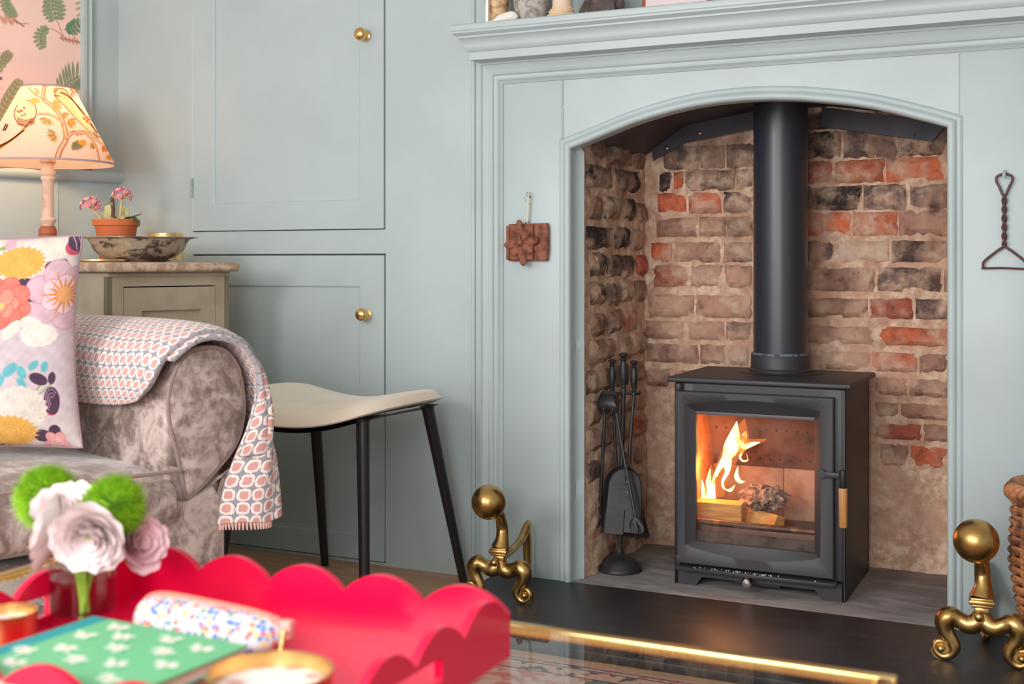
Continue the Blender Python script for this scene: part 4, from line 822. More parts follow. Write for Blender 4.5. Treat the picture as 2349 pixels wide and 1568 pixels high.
ct = TW(.335, .560, TOP); m = MB(); m.lathe([(.0001, 0), (.060, 0), (.064, .003), (.064, .007), (.058, .008), (.054, .006), (.0001, .005)], (0, 0, 0), 48); o = m.build('gold_coaster', bright_brass); o.location = ct; tag(o, 'flat round gold coaster on the cupboard behind the floral cushion', 'coaster')
pc = TW(.148, .275, TOP)
pp_ = thing('potted_primula', 'pink flowering primula in a terracotta pot behind the metal bowl', 'plant', pc)
terr = mat('terracotta', S(206, 112, 66), .8, var=(14, S(190, 98, 56), .4, .7), bump=(60, .2, .001))
m = MB(); m.lathe([(.0001, 0), (.043, 0), (.046, .004), (.058, .098), (.0605, .104), (.0665, .106), (.0675, .122), (.0655, .1245), (.061, .1245), (.057, .10), (.054, .095)], (0, 0, 0), 48, cap=False); m.build('pot', terr, pp_)
m = MB(); m.lathe([(.0001, .104), (.03, .106), (.0575, .102)], (0, 0, 0), 24, cap=False); m.build('soil', mat('potting_soil', S(70, 48, 36), .95, bump=(120, .8, .004)), pp_)
lat = Vector((math.cos(math.radians(25.6)), math.sin(math.radians(25.6)), 0)); dep = Vector((-lat.y, lat.x, 0))
def LD(a, d, z): return tuple(lat*a+dep*d+Vector((0, 0, z)))
leafm = mat('pale_green_leaf', S(196, 190, 140), .55, var=(20, S(150, 158, 100), .4, .7)); dleaf = mat('dark_leaf', S(112, 120, 76), .6); stemm = mat('pale_stem', S(206, 188, 128), .6)
def leaf(pts, w, mm, parent, cup=.3, name='leaf'):
    p = cr(pts, 12); m = MB(); rows = []
    for i, (P, t, u, ww) in enumerate(frames(p)):
        f = i/11; k = w*(math.sin(PI*min(.98, .06+f*.94))**.7); s = t.cross(Vector((0, 0, 1))); s = s.normalized() if s.length > .05 else lat; n_ = s.cross(t)
        rows.append([tuple(P+s*k*q+n_*(abs(q)**2*k*cup)) for q in (-1, -.6, -.2, .2, .6, 1)])
    m.grid(rows); m.grid([[tuple(Vector(q)-Vector((0, 0, .0008))) for q in r] for r in rows]); return m.build(name, mm, parent, 60)
def upright(cx, zc, w, h, d, mm):
    m = MB(); m.ball(LD(cx, d, zc), 1, 20, (w, .004, h), Matrix.Rotation(math.radians(25.6), 4, 'Z')); m.build('leaf', mm, pp_)
upright(-.018, .142, .022, .026, -.004, leafm); upright(.020, .142, .017, .022, .010, leafm); upright(-.032, .145, .010, .02, .015, leafm)
leaf([LD(.0, -.02, .128), LD(.02, -.045, .128), LD(.035, -.060, .122)], .016, leafm, pp_); leaf([LD(.03, -.01, .122), LD(.055, -.02, .130), LD(.083, -.02, .140)], .010, leafm, pp_); leaf([LD(.035, -.02, .124), LD(.06, -.03, .126), LD(.076, -.03, .108)], .014, dleaf, pp_)
MB().tube([LD(-.002, -.03, .115), LD(.001, -.03, .15), LD(-.002, -.031, .185)], .0055, 8, flat=.5).build('plant_label', mat('dark_twig_label', S(92, 64, 50), .7, var=(90, S(210, 180, 140), .6, .66)), pp_)
pinkp = mat('magenta_petal', S(206, 84, 150), .6, var=(150, S(240, 170, 190), .45, .65)); yel = mat('yellow_eye', S(250, 214, 130), .6)
pet = MB(); pet.grid([[(.0002+.0075*a, (.0045*math.sin(PI*min(1, .12+a*.85)))*b, .0022*a*a) for b in (-1, -.4, .4, 1)] for a in np.linspace(0, 1, 5)]); pme = pet.mesh('petal'); pme.materials.append(pinkp)
eye = MB(); eye.ball((0, 0, .001), .0024, 8); eme = eye.mesh('flower_eye'); eme.materials.append(yel)
def umbel(base, head, n, R):
    MB().tube(cr([base, tuple((np.array(base)+np.array(head))/2+np.array((0, 0, .003))), head], 10), .0032, 8).build('stem', stemm, pp_)
    for k in range(n):
        a = k*2.4; e = math.acos(1-1.15*(k+.5)/n); dv = Vector((math.sin(e)*math.cos(a), math.sin(e)*math.sin(a), math.cos(e))); c = Vector(head)+dv*R+Vector((0, 0, .004))
        MB().tube([head, tuple(Vector(head)+dv*R*.5+Vector((0, 0, .003))), tuple(c)], .0010, 5, cap=False).build('flower_stalk', stemm, pp_)
        fl = bpy.data.objects.new('flower_eye', eme); COL.objects.link(fl); fl.parent = pp_; fl.location = c; fl.rotation_euler = dv.to_track_quat('Z', 'Y').to_euler(); fl.scale = (1.25,)*3
        for q in range(5):
            o = bpy.data.objects.new('petal', pme); COL.objects.link(o); o.parent = fl; o.rotation_euler = (0, 0, 2*PI*q/5)
umbel(LD(.014, -.012, .118), LD(.020, -.012, .184), 13, .027); umbel(LD(-.030, -.018, .115), LD(-.068, -.022, .156), 14, .027)

# ================================================================== SOFA
velv = NT('crushed_grey_velvet'); va = velv.noise(16, 6, .68, dist=.6); vb = velv.noise(70, 4, .6); vcn = velv.noise(4, 3)
vf = velv.math('ADD', velv.math('MULTIPLY', va, .65), velv.math('ADD', velv.math('MULTIPLY', vb, .2), velv.math('MULTIPLY', vcn, .15)))
velv.P(Base_Color=velv.mix(velv.ramp(vf, .42, .62), S(122, 102, 94), S(196, 178, 170)), Roughness=.55); velv.p.inputs['Sheen Weight'].default_value = .45; velv.p.inputs['Sheen Roughness'].default_value = .35; velv.bump(vf, .25, .003)
pipe_m = mat('velvet_piping', S(140, 120, 112), .6, sheen=.4)
sf = thing('velvet_sofa', 'crushed grey velvet sofa with scrolled arm beside the pale green cupboards', 'sofa'); sf.matrix_world = Nt
Z9 = .009
SC = [(.59, .682), (.619, .677), (.638, .661), (.651, .640), (.660, .620), (.665, .599), (.667, .566), (.661, .528), (.648, .481), (.636, .43), (.628, .394), (.611, .398), (.571, .431), (.531, .468), (.510, .500), (.501, .534), (.4985, .56), (.501, .587), (.510, .631), (.524, .655), (.541, .672), (.565, .681)]
SC = [(t, z+Z9) for t, z in cr(SC+SC[:1], 67)[:-1]]
ctr = (.585, .57+Z9)
m = MB(); rows = []
for w, s in ((1.492, .985), (1.500, .985), (1.505, .955), (1.509, .8), (1.511, .5), (1.512, .05)): rows.append([(ctr[0]+(t-ctr[0])*s, w, ctr[1]+(z-ctr[1])*s) for t, z in SC])
V = m.grid(rows, cv=True); m.b.faces.new(V[-1]); m.build('arm_front', velv.m, sf)
m = MB(); m.grid([[(ctr[0]+(t-ctr[0])*.995, w, ctr[1]+(z-ctr[1])*.995) for t, z in SC] for w in np.linspace(1.495, .72, 14)], cv=True); m.build('arm_scroll', velv.m, sf)
MB().tube([(t, 1.500, z) for t, z in SC], .0042, 8, closed=True, cap=False).build('arm_piping', pipe_m, sf)
# two slack folds in the cover under the scroll
m = MB(); m.grid([[(.565+.02*a, 1.497+.007*math.sin(PI*a), .43-.02*a), (.525+.02*a, 1.498+.009*math.sin(PI*a), .45-.01*a), (.545+.02*a, 1.494, .36+.02*a), (.60+.02*a, 1.494, .35)] for a in np.linspace(0, 1, 8)]); m.build('cover_fold', velv.m, sf)
m = MB()
m.box(.545, .664, .74, 1.490, .13, .45, .012, 3); m.box(.60, .668, .74, 1.492, .36, .60, .01, 3); m.build('arm_base', velv.m, sf)
m = MB(); m.poly([(.6655, 1.492, .13), (.545, 1.492, .13), (.545, 1.492, .372+Z9), (.571, 1.492, .42), (.628, 1.492, .395), (.668, 1.492, .40)], (0, .010, 0), .004, 2); m.build('arm_front_lower', velv.m, sf)
MB().tube([(.548, 1.501, .135), (.548, 1.501, .37)], .003, 8).build('front_seam', pipe_m, sf)
m = MB(); m.box(.655, 2.2, .72, 1.485, .13, .318, .02, 3); m.build('seat_base', velv.m, sf)
def cush_prof(n=40):
    P = []
    for i in range(n):
        a = 2*PI*i/n; P.append((math.copysign(abs(math.cos(a))**.35, math.cos(a)), math.copysign(abs(math.sin(a))**.6, math.sin(a))))
    return P
m = MB(); rows = []
for k in range(40):
    t = .662+(2.12-.662)*(k/39); e = (abs((k/39)*2-1))**10; puff = 1-.5*e**1.5
    bulge = .022*math.sin(PI*min(1., (t-.655)/.9))
    rows.append([(t, 1.13+x*(.40-.006*e), .386+Z9+y*.068*(1 if y < 0 else 1)*(1-.12*e)+(bulge*max(0, y) if True else 0)*max(0., 1-abs(x)**3)) for x, y in cush_prof()])
V = m.grid(rows, cv=True); m.b.faces.new(V[0]); m.b.faces.new(V[-1]); m.build('seat_cushion', velv.m, sf)
MB().tube([(t, 1.527, .4525+Z9-.0006*math.sin(t*30)) for t in np.linspace(.655, 2.1, 60)], .0042, 8).build('seat_piping', pipe_m, sf)
MB().tube([(.656, w, .4525+Z9+.001*math.sin(w*40)) for w in np.linspace(1.527, .80, 30)], .0042, 8).build('seat_piping', pipe_m, sf)
m = MB(); m.box(.52, 2.2, .60, .80, .13, .74, .05, 4); m.build('backrest', velv.m, sf)
for tt, ww in ((.60, 1.44), (.60, .72), (2.1, 1.44)): m = MB(); m.lathe([(.016, .0), (.024, .09), (.026, .132)], (tt, ww, 0), 16); m.build('foot', mat('pale_oak_foot', S(196, 164, 120), .5), sf)

# --- woven throw over the arm
def throw_mat():
    m = NT('woven_throw'); uvm = m.uv(); wv = m.noise(3.0, 2, co=m.scale(m.uv(), (9, 9, 9)))
    sp = m.new('ShaderNodeSeparateXYZ', {0: m.scale(uvm, (1/.0275, 1/.0275, 1))})
    jit = m.noise(90, 2, co=uvm); jx = m.math('MULTIPLY', m.math('SUBTRACT', jit, .5), .26)
    fx_ = m.math('SUBTRACT', m.math('FRACT', m.math('ADD', (sp, 'X'), jx)), .5); fy_ = m.math('SUBTRACT', m.math('FRACT', m.math('ADD', (sp, 'Y'), jx)), .5)
    d = m.math('POWER', m.math('ADD', m.math('POWER', m.math('ABSOLUTE', fx_), 3.), m.math('POWER', m.math('ABSOLUTE', fy_), 3.)), .3333)
    gx_ = m.math('MINIMUM', m.math('SUBTRACT', .5, m.math('ABSOLUTE', fx_)), m.math('SUBTRACT', .5, m.math('ABSOLUTE', fy_)))
    cross = m.math('ADD', m.math('ABSOLUTE', fx_), m.math('ABSOLUTE', fy_))
    grey, white, pink = S(132, 130, 142), S(240, 228, 222), S(212, 156, 148)
    st_ = m.math('GREATER_THAN', m.math('SINE', m.math('MULTIPLY', (sp, 'Y'), 40.)), 0.)
    bgc = m.mix(m.math('MULTIPLY', st_, .25), grey, white); bgc = m.mix(m.ramp(cross, .62, .52), bgc, m.mix(st_, white, grey))
    col = m.mix(m.ramp(d, .47, .43), bgc, white); col = m.mix(m.ramp(d, .315, .275), col, pink)
    m.P(Base_Color=m.mix(m.math('MULTIPLY', m.ramp(m.noise(500, 2, co=uvm), .35, .7), .14), col, S(120, 100, 96)), Roughness=.95); m.p.inputs['Sheen Weight'].default_value = .25
    m.bump(m.math('ADD', m.noise(700, 2, co=uvm), m.math('MULTIPLY', m.ramp(d, .5, .3), .8)), .45, .0018); return m.m
tmat = throw_mat()
ROWS = [[(.690, 1.43, .590), (.690, 1.33, .574), (.690, 1.12, .566), (.690, .86, .566)],
        [(.692, 1.48, .622), (.698, 1.38, .615), (.698, 1.12, .61), (.697, .86, .61)],
        [(.676, 1.512, .678), (.690, 1.41, .682), (.690, 1.12, .682), (.688, .86, .682)],
        [(.636, 1.525, .712), (.640, 1.40, .722), (.640, 1.12, .722), (.64, .86, .722)],
        [(.585, 1.527, .722), (.585, 1.40, .734), (.585, 1.0, .734), (.585, .86, .734)],
        [(.522, 1.530, .700), (.518, 1.45, .712), (.518, 1.2, .714), (.518, .86, .714)],
        [(.486, 1.530, .640), (.474, 1.50, .645), (.463, 1.3, .645), (.463, .86, .645)],
        [(.492, 1.520, .560), (.460, 1.532, .565), (.451, 1.36, .565), (.449, .88, .565)],
        [(.522, 1.508, .470), (.460, 1.536, .475), (.437, 1.42, .475), (.430, .92, .475)],
        [(.546, 1.500, .405), (.463, 1.541, .410), (.430, 1.44, .412), (.420, .96, .415)],
        [(.556, 1.500, .340), (.470, 1.545, .338), (.424, 1.46, .346), (.411, 1.0, .36)]]
def surf(ROWS, n, q):
    R2 = [cr(r, q) for r in ROWS]; cols = [cr([R2[i][j] for i in range(len(R2))], n) for j in range(q)]
    return [[cols[j][i] for j in range(q)] for i in range(n)]
tb = thing('woven_throw', 'pink, white and grey patterned woven throw draped over the sofa arm', 'throw'); tb.matrix_world = Nt
def cloth(rows, name, thick=.012, wr=.004, seed=0):
    n, q = len(rows), len(rows[0]); A = np.array(rows); du = np.r_[np.zeros((1, q)), np.cumsum(np.linalg.norm(np.diff(A, axis=0), axis=2), 0)]; dv = np.c_[np.zeros(n), np.cumsum(np.linalg.norm(np.diff(A, axis=1), axis=2), 1)]
    UV = [[(float(du[i][j*0+q//3])+.004*math.sin(j*.3+i*.1), float(dv[i][j])) for j in range(q)] for i in range(n)]
    W_ = []
    for i in range(n):
        r = []
        for j in range(q):
            f = noise.noise(Vector((i*.09+seed, j*.07, 1)))*wr + wr*.9*math.sin(j*.45+i*.05+seed)*min(1, max(0, (i-n*.45)/(n*.3))); r.append((A[i][j][0]-f, A[i][j][1]+f*.6, A[i][j][2]+f*.5))
        W_.append(r)
    m = MB(); m.grid(W_, uv=UV); o = m.build(name, tmat, tb, 70); md = o.modifiers.new('thickness', 'SOLIDIFY'); md.thickness = thick; md.offset = 0
    sd = o.modifiers.new('soft', 'SUBSURF'); sd.levels = 1; sd.render_levels = 1; return o
cloth(surf(ROWS, 90, 46), 'top_layer', .013)
R_in = [[(ctr[0]+(t-ctr[0])*.93, w+(.012 if k == 0 else 0), ctr[1]+(z-ctr[1])*.93 if z > .5 else z) for k, (t, w, z) in enumerate(r)] for r in ROWS[2:9]]
cloth(surf(R_in, 60, 36), 'under_layer', .012, .002, 5)
m = MB()
for k in range(34):
    f = k/33; p = np.array(cr([ROWS[-1][0], ROWS[-1][1], ROWS[-1][2]], 34)[k]); m.tube([tuple(p+np.array((0, 0, .004))), tuple(p+np.array((.001*math.sin(k), .002, -.012)))], [.0034, .0016], 6)
m.build('fringe', mat('pink_wool_fringe', S(220, 178, 168), .95), tb)

# --- floral cushion
def cush_paint(u, v):
    X = 632-(1-u)*1592; Y = 30+(1-v)*1480; c = Canvas(X, Y, S(206, 190, 196)); c.put((520-Y)/260, S(218, 206, 198), .8); c.put((Y-1150)/200, S(216, 202, 194), .6)
    yl, yd, cm_, cd, co_, cl, cdk, pk, pl_, te, gr = S(226, 172, 86), S(196, 136, 60), S(226, 216, 206), S(198, 182, 164), S(222, 122, 108), S(232, 146, 128), S(198, 90, 82), S(212, 176, 186), S(82, 58, 80), S(116, 184, 192), S(146, 166, 98)
    for k in (-1, 0):
        ox = k*720
        for x, y, a, b, r in ((300, 350, 70, 34, .2), (350, 452, 52, 30, -.3), (470, 232, 60, 36, -.2), (530, 232, 34, 44, .6), (385, 1425, 60, 46, 0), (470, 1390, 40, 44, .4), (30, 305, 60, 40, .2), (60, 1500, 90, 20, 0)): c.ell(ox+x, y, a, b, r, pl_, 5)
        c.mum(ox+430, 108, 150, 100, cm_, cd, 18, .12); c.leaf(ox+30, 165, 60, 30, -.5, gr, S(110, 140, 60)); c.leaf(ox+110, 95, 50, 14, -.2, gr)
        c.peony(ox+540, 440, 250, pk, S(234, 200, 206), S(200, 150, 168), 6)
        for q in range(16): a = 2*PI*q/16; c.line([(ox+565+50*math.cos(a), 440+50*math.sin(a)), (ox+565+(110+30*(q % 3))*math.cos(a), 440+(110+30*(q % 3))*math.sin(a))], 9, S(226, 138, 58), 5, .3)
        c.ell(ox+565, 440, 52, 52, 0, S(236, 168, 110), 8)
        c.mum(ox+235, 205, 195, 128, yl, yd, 24); c.peony(ox+150, 490, 190, co_, cl, cdk, 8); c.ell(ox+112, 508, 44, 26, 0, S(240, 186, 120), 8)
        c.leaf(ox+205, 680, 88, 40, -.8, cm_, S(170, 150, 140)); c.leaf(ox+350, 650, 88, 56, .5, cm_, S(170, 150, 140)); c.mum(ox+400, 720, 140, 85, S(240, 226, 216), S(214, 190, 176), 14, .1); c.ell(ox+10, 690, 80, 70, 0, S(240, 220, 222), 8); c.ell(ox+0, 690, 50, 50, 0, S(224, 170, 180), 10)
        for x, y, a, r in ((200, 955, 62, -.7), (120, 1035, 56, -.9), (280, 975, 50, 1.2), (362, 928, 44, -.7), (437, 940, 42, 1.8), (275, 1045, 40, .8)):
            c.ell(ox+x, y, a, a*.6, r, te, 8)
            for q in range(4): c.ell(ox+x+(q-1.5)*a*.4*math.cos(r), y+(q-1.5)*a*.4*math.sin(r), a*.2, a*.5, r+.5, S(78, 168, 184), 10, .35)
        c.line([(ox+440, 1020), (ox+370, 1110)], 7, gr); c.line([(ox+480, 1060), (ox+380, 1140)], 5, gr)
        c.ell(ox+392, 1024, 66, 40, .4, pl_, 5); c.ell(ox+484, 1020, 26, 44, .2, pl_, 5); c.ell(ox+455, 1230, 58, 50, .3, S(206, 96, 110), 6); c.ell(ox+474, 1178, 54, 98, .05, pl_, 5)
        for q in range(3): c.line([(ox+474+(40-13*q)*math.cos(t), 1178+(80-24*q)*math.sin(t)) for t in np.linspace(2.2, 5.6, 16)], 2.6, S(176, 140, 160), 3)
        c.mum(ox+250, 1225, 200, 165, cm_, cd, 22, .1); c.ell(ox+10, 1020, 60, 90, .2, cm_, 10); c.line([(ox-10, 1200), (ox+40, 1140), (ox+80, 1110)], 5, S(170, 150, 110)); c.ell(ox+20, 1260, 50, 66, .5, S(232, 164, 176), 8); c.ell(ox+4, 1310, 30, 66, .2, S(190, 206, 120), 8)
        c.mum(ox+170, 1392, 205, 128, yl, yd, 24); c.peony(ox+470, 1478, 90, S(228, 160, 158), S(236, 180, 172), S(206, 120, 124), 5)
        c.ell(ox+590, 112, 60, 56, .6, S(200, 82, 100), 6); c.ell(ox+598, 72, 52, 74, -.5, pl_, 5); c.line([(ox+570, 30), (ox+600, 80), (ox+612, 130)], 3, S(180, 160, 176)); c.line([(ox+606, 30), (ox+630, 80)], 3, S(160, 120, 150)); c.ell(ox+50, 60, 60, 36, 0, cm_, 6); c.ell(ox+150, 70, 40, 40, .3, S(232, 170, 186), 6)
    w = sum(np.sin(X*a+Y*b+p) for a, b, p in ((.021, .034, 0), (-.043, .027, 1), (.06, -.051, 2), (.013, -.071, 3), (.09, .08, 4)))/5
    return c.C*(1+.13*w[:, None])
cb = Vector((-0.5561, -1.1537, 0))  # bottom right corner, above the seat
cdir = (lat*.975+dep*.22).normalized(); cnrm = cdir.cross(Vector((0, 0, 1))).normalized()
ch = thing('floral_cushion', 'pale floral cushion with yellow and coral flowers leaning on the sofa arm', 'cushion', (cb.x, cb.y, .485), math.atan2(cdir.y, cdir.x))
CW, CH = .43, .418
def cush_pt(u, v, sgn=-1):
    a, b = u*2-1, v*2-1; x = a*CW/2*(1-.075*(1-b*b))-CW/2; z = (b*(1-.05*(1-a*a))*.5+.5)*CH; e = np.clip((1-np.abs(a)**2.6)*(1-np.abs(b)**2.6), 0, 1)**.55
    wr = .004*np.sin(7*a+3*b)*e; y = sgn*(.072*e+wr)+.24*z*.55; x = x-.006*z/CH
    return np.c_[x, y, z]
cpm = print_mat('printed_floral_linen', .85, .1, (900, .15, .0006))
o = printed('front_cover', cush_pt, 440, 440, cush_paint, cpm.m, ch); o['label'] = 'printed floral front'
bkv = MB(); gg = np.linspace(0, 1, 30); bkv.grid([[tuple(cush_pt(np.array([a]), np.array([b]), 1)[0]) for b in gg] for a in gg]); bkv.build('back_cover', mat('lilac_linen', S(206, 190, 196), .85), ch)
ed = [(t, 0) for t in gg]+[(1, t) for t in gg[1:]]+[(t, 1) for t in gg[::-1][1:]]+[(0, t) for t in gg[::-1][1:-1]]
MB().tube([tuple(cush_pt(np.array([a]), np.array([b]), 0)[0]) for a, b in ed], .0028, 6, closed=True, cap=False).build('edge_piping', mat('mauve_piping', S(170, 140, 150), .8), ch)

# ================================================================== COFFEE TABLE
TZ = .400
ctb = thing('glass_coffee_table', 'brass framed glass coffee table under the red tray', 'table', (.45, -2.05, 0))
gt = glass_mat('clear_table_glass', (.93, .965, .95, 1), 1.35, 1.5)
gl_ = MB().box(-.62, .578, -.42, .459, TZ-.008-.0005, TZ-.0005, .001, 1).build('glass_top', gt, ctb)
def rail(x0, x1, y0, y1): MB().box(x0, x1, y0, y1, TZ-.0115, TZ+.0015, .003, 2).build('rail', bright_brass, ctb)
rail(-.64, .598, .459, .476); rail(-.64, .598, -.437, -.42); rail(.5785, .5955, -.42, .459); rail(-.64, -.62, -.42, .459)
for x in (-.628, .587):
    for y in (-.428, .467): MB().box(x-.008, x+.008, y-.008, y+.008, -.0009, TZ-.010, .002, 1).build('leg', bright_brass, ctb)
# rug
rg = NT('persian_rug'); sx = rg.new('ShaderNodeSeparateXYZ', {0: rg.obj()})
ra_ = rg.noise(30, 3, .5, co=rg.scale(rg.obj(), (1, 1, 1))); rb_ = rg.noise(13, 2, .4, dist=.6, co=rg.obj()); rc_ = rg.noise(11, 2, .4, dist=.9, co=rg.scale(rg.obj(), (1, 1.1, 1)))
cr_ = rg.mix(rg.ramp(ra_, .42, .60), S(226, 190, 176), S(212, 132, 120))
cr_ = rg.mix(rg.ramp(rb_, .60, .62), cr_, S(86, 70, 84)); cr_ = rg.mix(rg.ramp(rc_, .605, .62), cr_, S(122, 130, 134))
yb = (sx, 'Y'); bd1 = rg.mix(rg.ramp(rg.math('ABSOLUTE', rg.math('SUBTRACT', yb, .83)), .022, .020), cr_, rg.mix(rg.ramp(rg.noise(36, 2, .4, co=rg.obj()), .56, .58), S(224, 178, 164), S(110, 92, 100)))
for yy in (.808, .855, .87): bd1 = rg.mix(rg.ramp(rg.math('ABSOLUTE', rg.math('SUBTRACT', yb, yy)), .0028, .0018), bd1, S(72, 58, 72))
bd1 = rg.mix(rg.ramp(yb, .872, .876), bd1, S(216, 160, 148)); rg.P(Base_Color=bd1, Roughness=.95); rg.bump(rg.noise(600, 2, co=rg.obj()), .4, .002)
rug = MB().box(-.73, 1.15, -.90, .89, -.0045, .0042, .002, 2).build('persian_rug', rg.m); rug.location = (.45, -1.452, -.0036); tag(rug, 'faded pink patterned rug on the floor under the glass table', 'rug')

# ================================================================== SCALLOPED TRAY
lac = mat('red_lacquer', S(222, 0, 62), .32, 0, .4, coat=.35)
tr_ = thing('scalloped_tray', 'bright red lacquered tray with scalloped sides on the glass table', 'tray', (.367, -1.915, TZ+.0016))
A_, B_ = .275, .212; TH = .0095
def scallop(L, n, base, amp):
    P = []
    for k in range(n):
        for q in range(13):
            f = q/12
            if q == 12 and k < n-1: continue
            P.append((-L+2*L*(k+f)/n, base+amp*math.sin(PI*f)**.75))
    return P
def side(Lh, n, hole):
    """vertical scalloped board in (s,z), thickness along +n"""
    m = MB(); top = scallop(Lh, n, .050, .026); L = len(top)
    bot = []
    for s, z in top: bot.append((s, 0.0))
    hx, h0, h1 = .052, .022, .046
    def strip(z0f, z1f, rng_): 
        for off in (0, TH): m.grid([[(s, off, z0f(s)), (s, off, z1f(s, z))] for s, z in rng_])
    if not hole:
        strip(lambda s: 0, lambda s, z: z, top)
    else:
        strip(lambda s: 0, lambda s, z: z, [p for p in top if p[0] <= -hx]+[(-hx, np.interp(-hx, [p[0] for p in top], [p[1] for p in top]))])
        strip(lambda s: 0, lambda s, z: z, [(hx, np.interp(hx, [p[0] for p in top], [p[1] for p in top]))]+[p for p in top if p[0] >= hx])
        mid = [(-hx, np.interp(-hx, [p[0] for p in top], [p[1] for p in top]))]+[p for p in top if -hx < p[0] < hx]+[(hx, np.interp(hx, [p[0] for p in top], [p[1] for p in top]))]
        strip(lambda s: 0, lambda s, z: h0, mid); strip(lambda s: h1, lambda s, z: z, mid)
        m.grid([[(s, 0, z), (s, TH, z)] for s, z in ((-hx, h0), (hx, h0), (hx, h1), (-hx, h1), (-hx, h0))])
    m.grid([[(s, 0, z), (s, TH, z)] for s, z in top]); m.grid([[(s, 0, 0), (s, TH, 0)] for s, z in (top[0], top[-1])])
    for e in (top[0], top[-1]): m.grid([[(e[0], 0, 0), (e[0], TH, 0)], [(e[0], 0, e[1]), (e[0], TH, e[1])]])
    bmesh.ops.remove_doubles(m.b, verts=m.b.verts, dist=1e-5); return m
def put(m, name, M): o = m.build(name, lac, tr_, 35); o.matrix_local = M; return o
put(side(A_, 5, False), 'side_board', Matrix.Translation((0, B_-TH, 0))); put(side(A_, 5, False), 'side_board', Matrix.Translation((0, -B_, 0)))
put(side(B_-TH-.0002, 4, True), 'end_board', Matrix.Translation((A_-TH, 0, 0)) @ Matrix.Rotation(PI/2, 4, 'Z') @ Matrix.Translation((0, -TH, 0)))
put(side(B_-TH-.0002, 4, True), 'end_board', Matrix.Translation((-A_, 0, 0)) @ Matrix.Rotation(PI/2, 4, 'Z') @ Matrix.Translation((0, -TH, 0)))
MB().box(-A_+TH+.0001, A_-TH-.0001, -B_+TH+.0001, B_-TH-.0001, .002, .011).build('floor_board', lac, tr_)
TF = TZ+.0016+.0115
# --- vase with water and stems
vc = Vector((.150, -1.858, TF)); vg = glass_mat('clear_vase_glass', (.95, .97, .96, 1), 1.0, 1.5)
va_ = thing('glass_vase', 'small clear glass tumbler vase holding the pink and green flowers', 'vase', vc)
m = MB(); m.lathe([(.0001, 0), (.036, 0), (.038, .003), (.040, .09), (.0385, .0905), (.0365, .022), (.0001, .018)], (0, 0, 0), 48); m.build('glass', vg, va_)
wm = glass_mat('water', (.93, .97, .95, 1), 1.0, 1.33); m = MB(); m.lathe([(.0001, .0185), (.036, .0225), (.0375, .062), (.0001, .062)], (0, 0, 0), 40); m.build('water', wm, va_)
pinkw = NT('pale_pink_petal'); pnz = pinkw.noise(24, 3, co=pinkw.obj()); pinkw.P(Base_Color=pinkw.mix(pinkw.ramp(pnz, .35, .7), S(246, 235, 231), S(240, 212, 216)), Roughness=.6); pinkw.p.inputs['Subsurface Weight'].default_value = 0
pinkd = mat('rose_pink_petal', S(238, 190, 198), .6, var=(22, S(246, 214, 216), .4, .7)); gstem = mat('green_stem', S(150, 176, 60), .5)
def petal_mesh(mm):
    m = MB(); rows = []
    for i in range(8):
        a = i/7; r = []
        for j in range(9):
            b = j/8*2-1; w = .85*math.sin(PI*(.13+.62*a))**.8; r.append((b*w*.62, .34*a*a-.25*a+.22*b*b*w-.12*a**4, a*(1-.10*b*b)+.03*math.sin(6*b+2)))
        rows.append(r)
    m.grid(rows); me = m.mesh('petal', 80); me.materials.append(mm); return me
PW, PD = petal_mesh(pinkw.m), petal_mesh(pinkd)
def ranunculus(label, c, R, axis, me, n=26, spread=1.0):
    f = thing('ranunculus', label, 'flower', c, 0, 'flowers in the glass vase'); q = Vector(axis).to_track_quat('Z', 'Y'); f.rotation_mode = 'QUATERNION'; f.rotation_quaternion = q
    for k in range(n):
        t = k/(n-1); a = k*2.39996; op = (.15+1.15*t*spread); s = R*(.55+.55*t)
        o = bpy.data.objects.new('petal', me); COL.objects.link(o); o.parent = f; o.scale = (s*1.15, s, s); o.location = (.12*R*math.cos(a), .12*R*math.sin(a), -.45*R-.12*R*t); o.rotation_euler = (op*.9, 0, a+PI/2)
    e = Vector((vc.x, vc.y, vc.z+.02))-Vector(c); e = q.inverted() @ e; st_ = q.inverted() @ (Vector((vc.x+(c[0]-vc.x)*.25, vc.y+(c[1]-vc.y)*.25, vc.z+.085))-Vector(c))
    MB().tube(cr([(0, 0, -.35*R), tuple(st_), tuple(e+Vector((random.uniform(-.012, .012), random.uniform(-.012, .012), 0)))], 10), .0035, 8).build('stem', gstem, f); return f
ranunculus('large pale pink ranunculus at the front of the glass vase', (0.198, -1.901, 0.530), .043, (.35, -.70, -.28), PW, 34)
ranunculus('white ranunculus leaning left over the vase rim', (0.122, -1.894, 0.537), .042, (-.75, -.45, .25), PW, 24, 1.1)
ranunculus('upright pale pink ranunculus at the top of the bunch', (0.138, -1.875, 0.560), .040, (.25, -.5, .75), PW, 18, .75)
ranunculus('small rose pink ranunculus leaning right out of the vase', (0.208, -1.819, 0.514), .036, (.85, -.2, .25), PD, 16, .9)
dg = mat('lime_green_bristle', S(150, 196, 30), .7, var=(60, S(104, 152, 16), .4, .7))
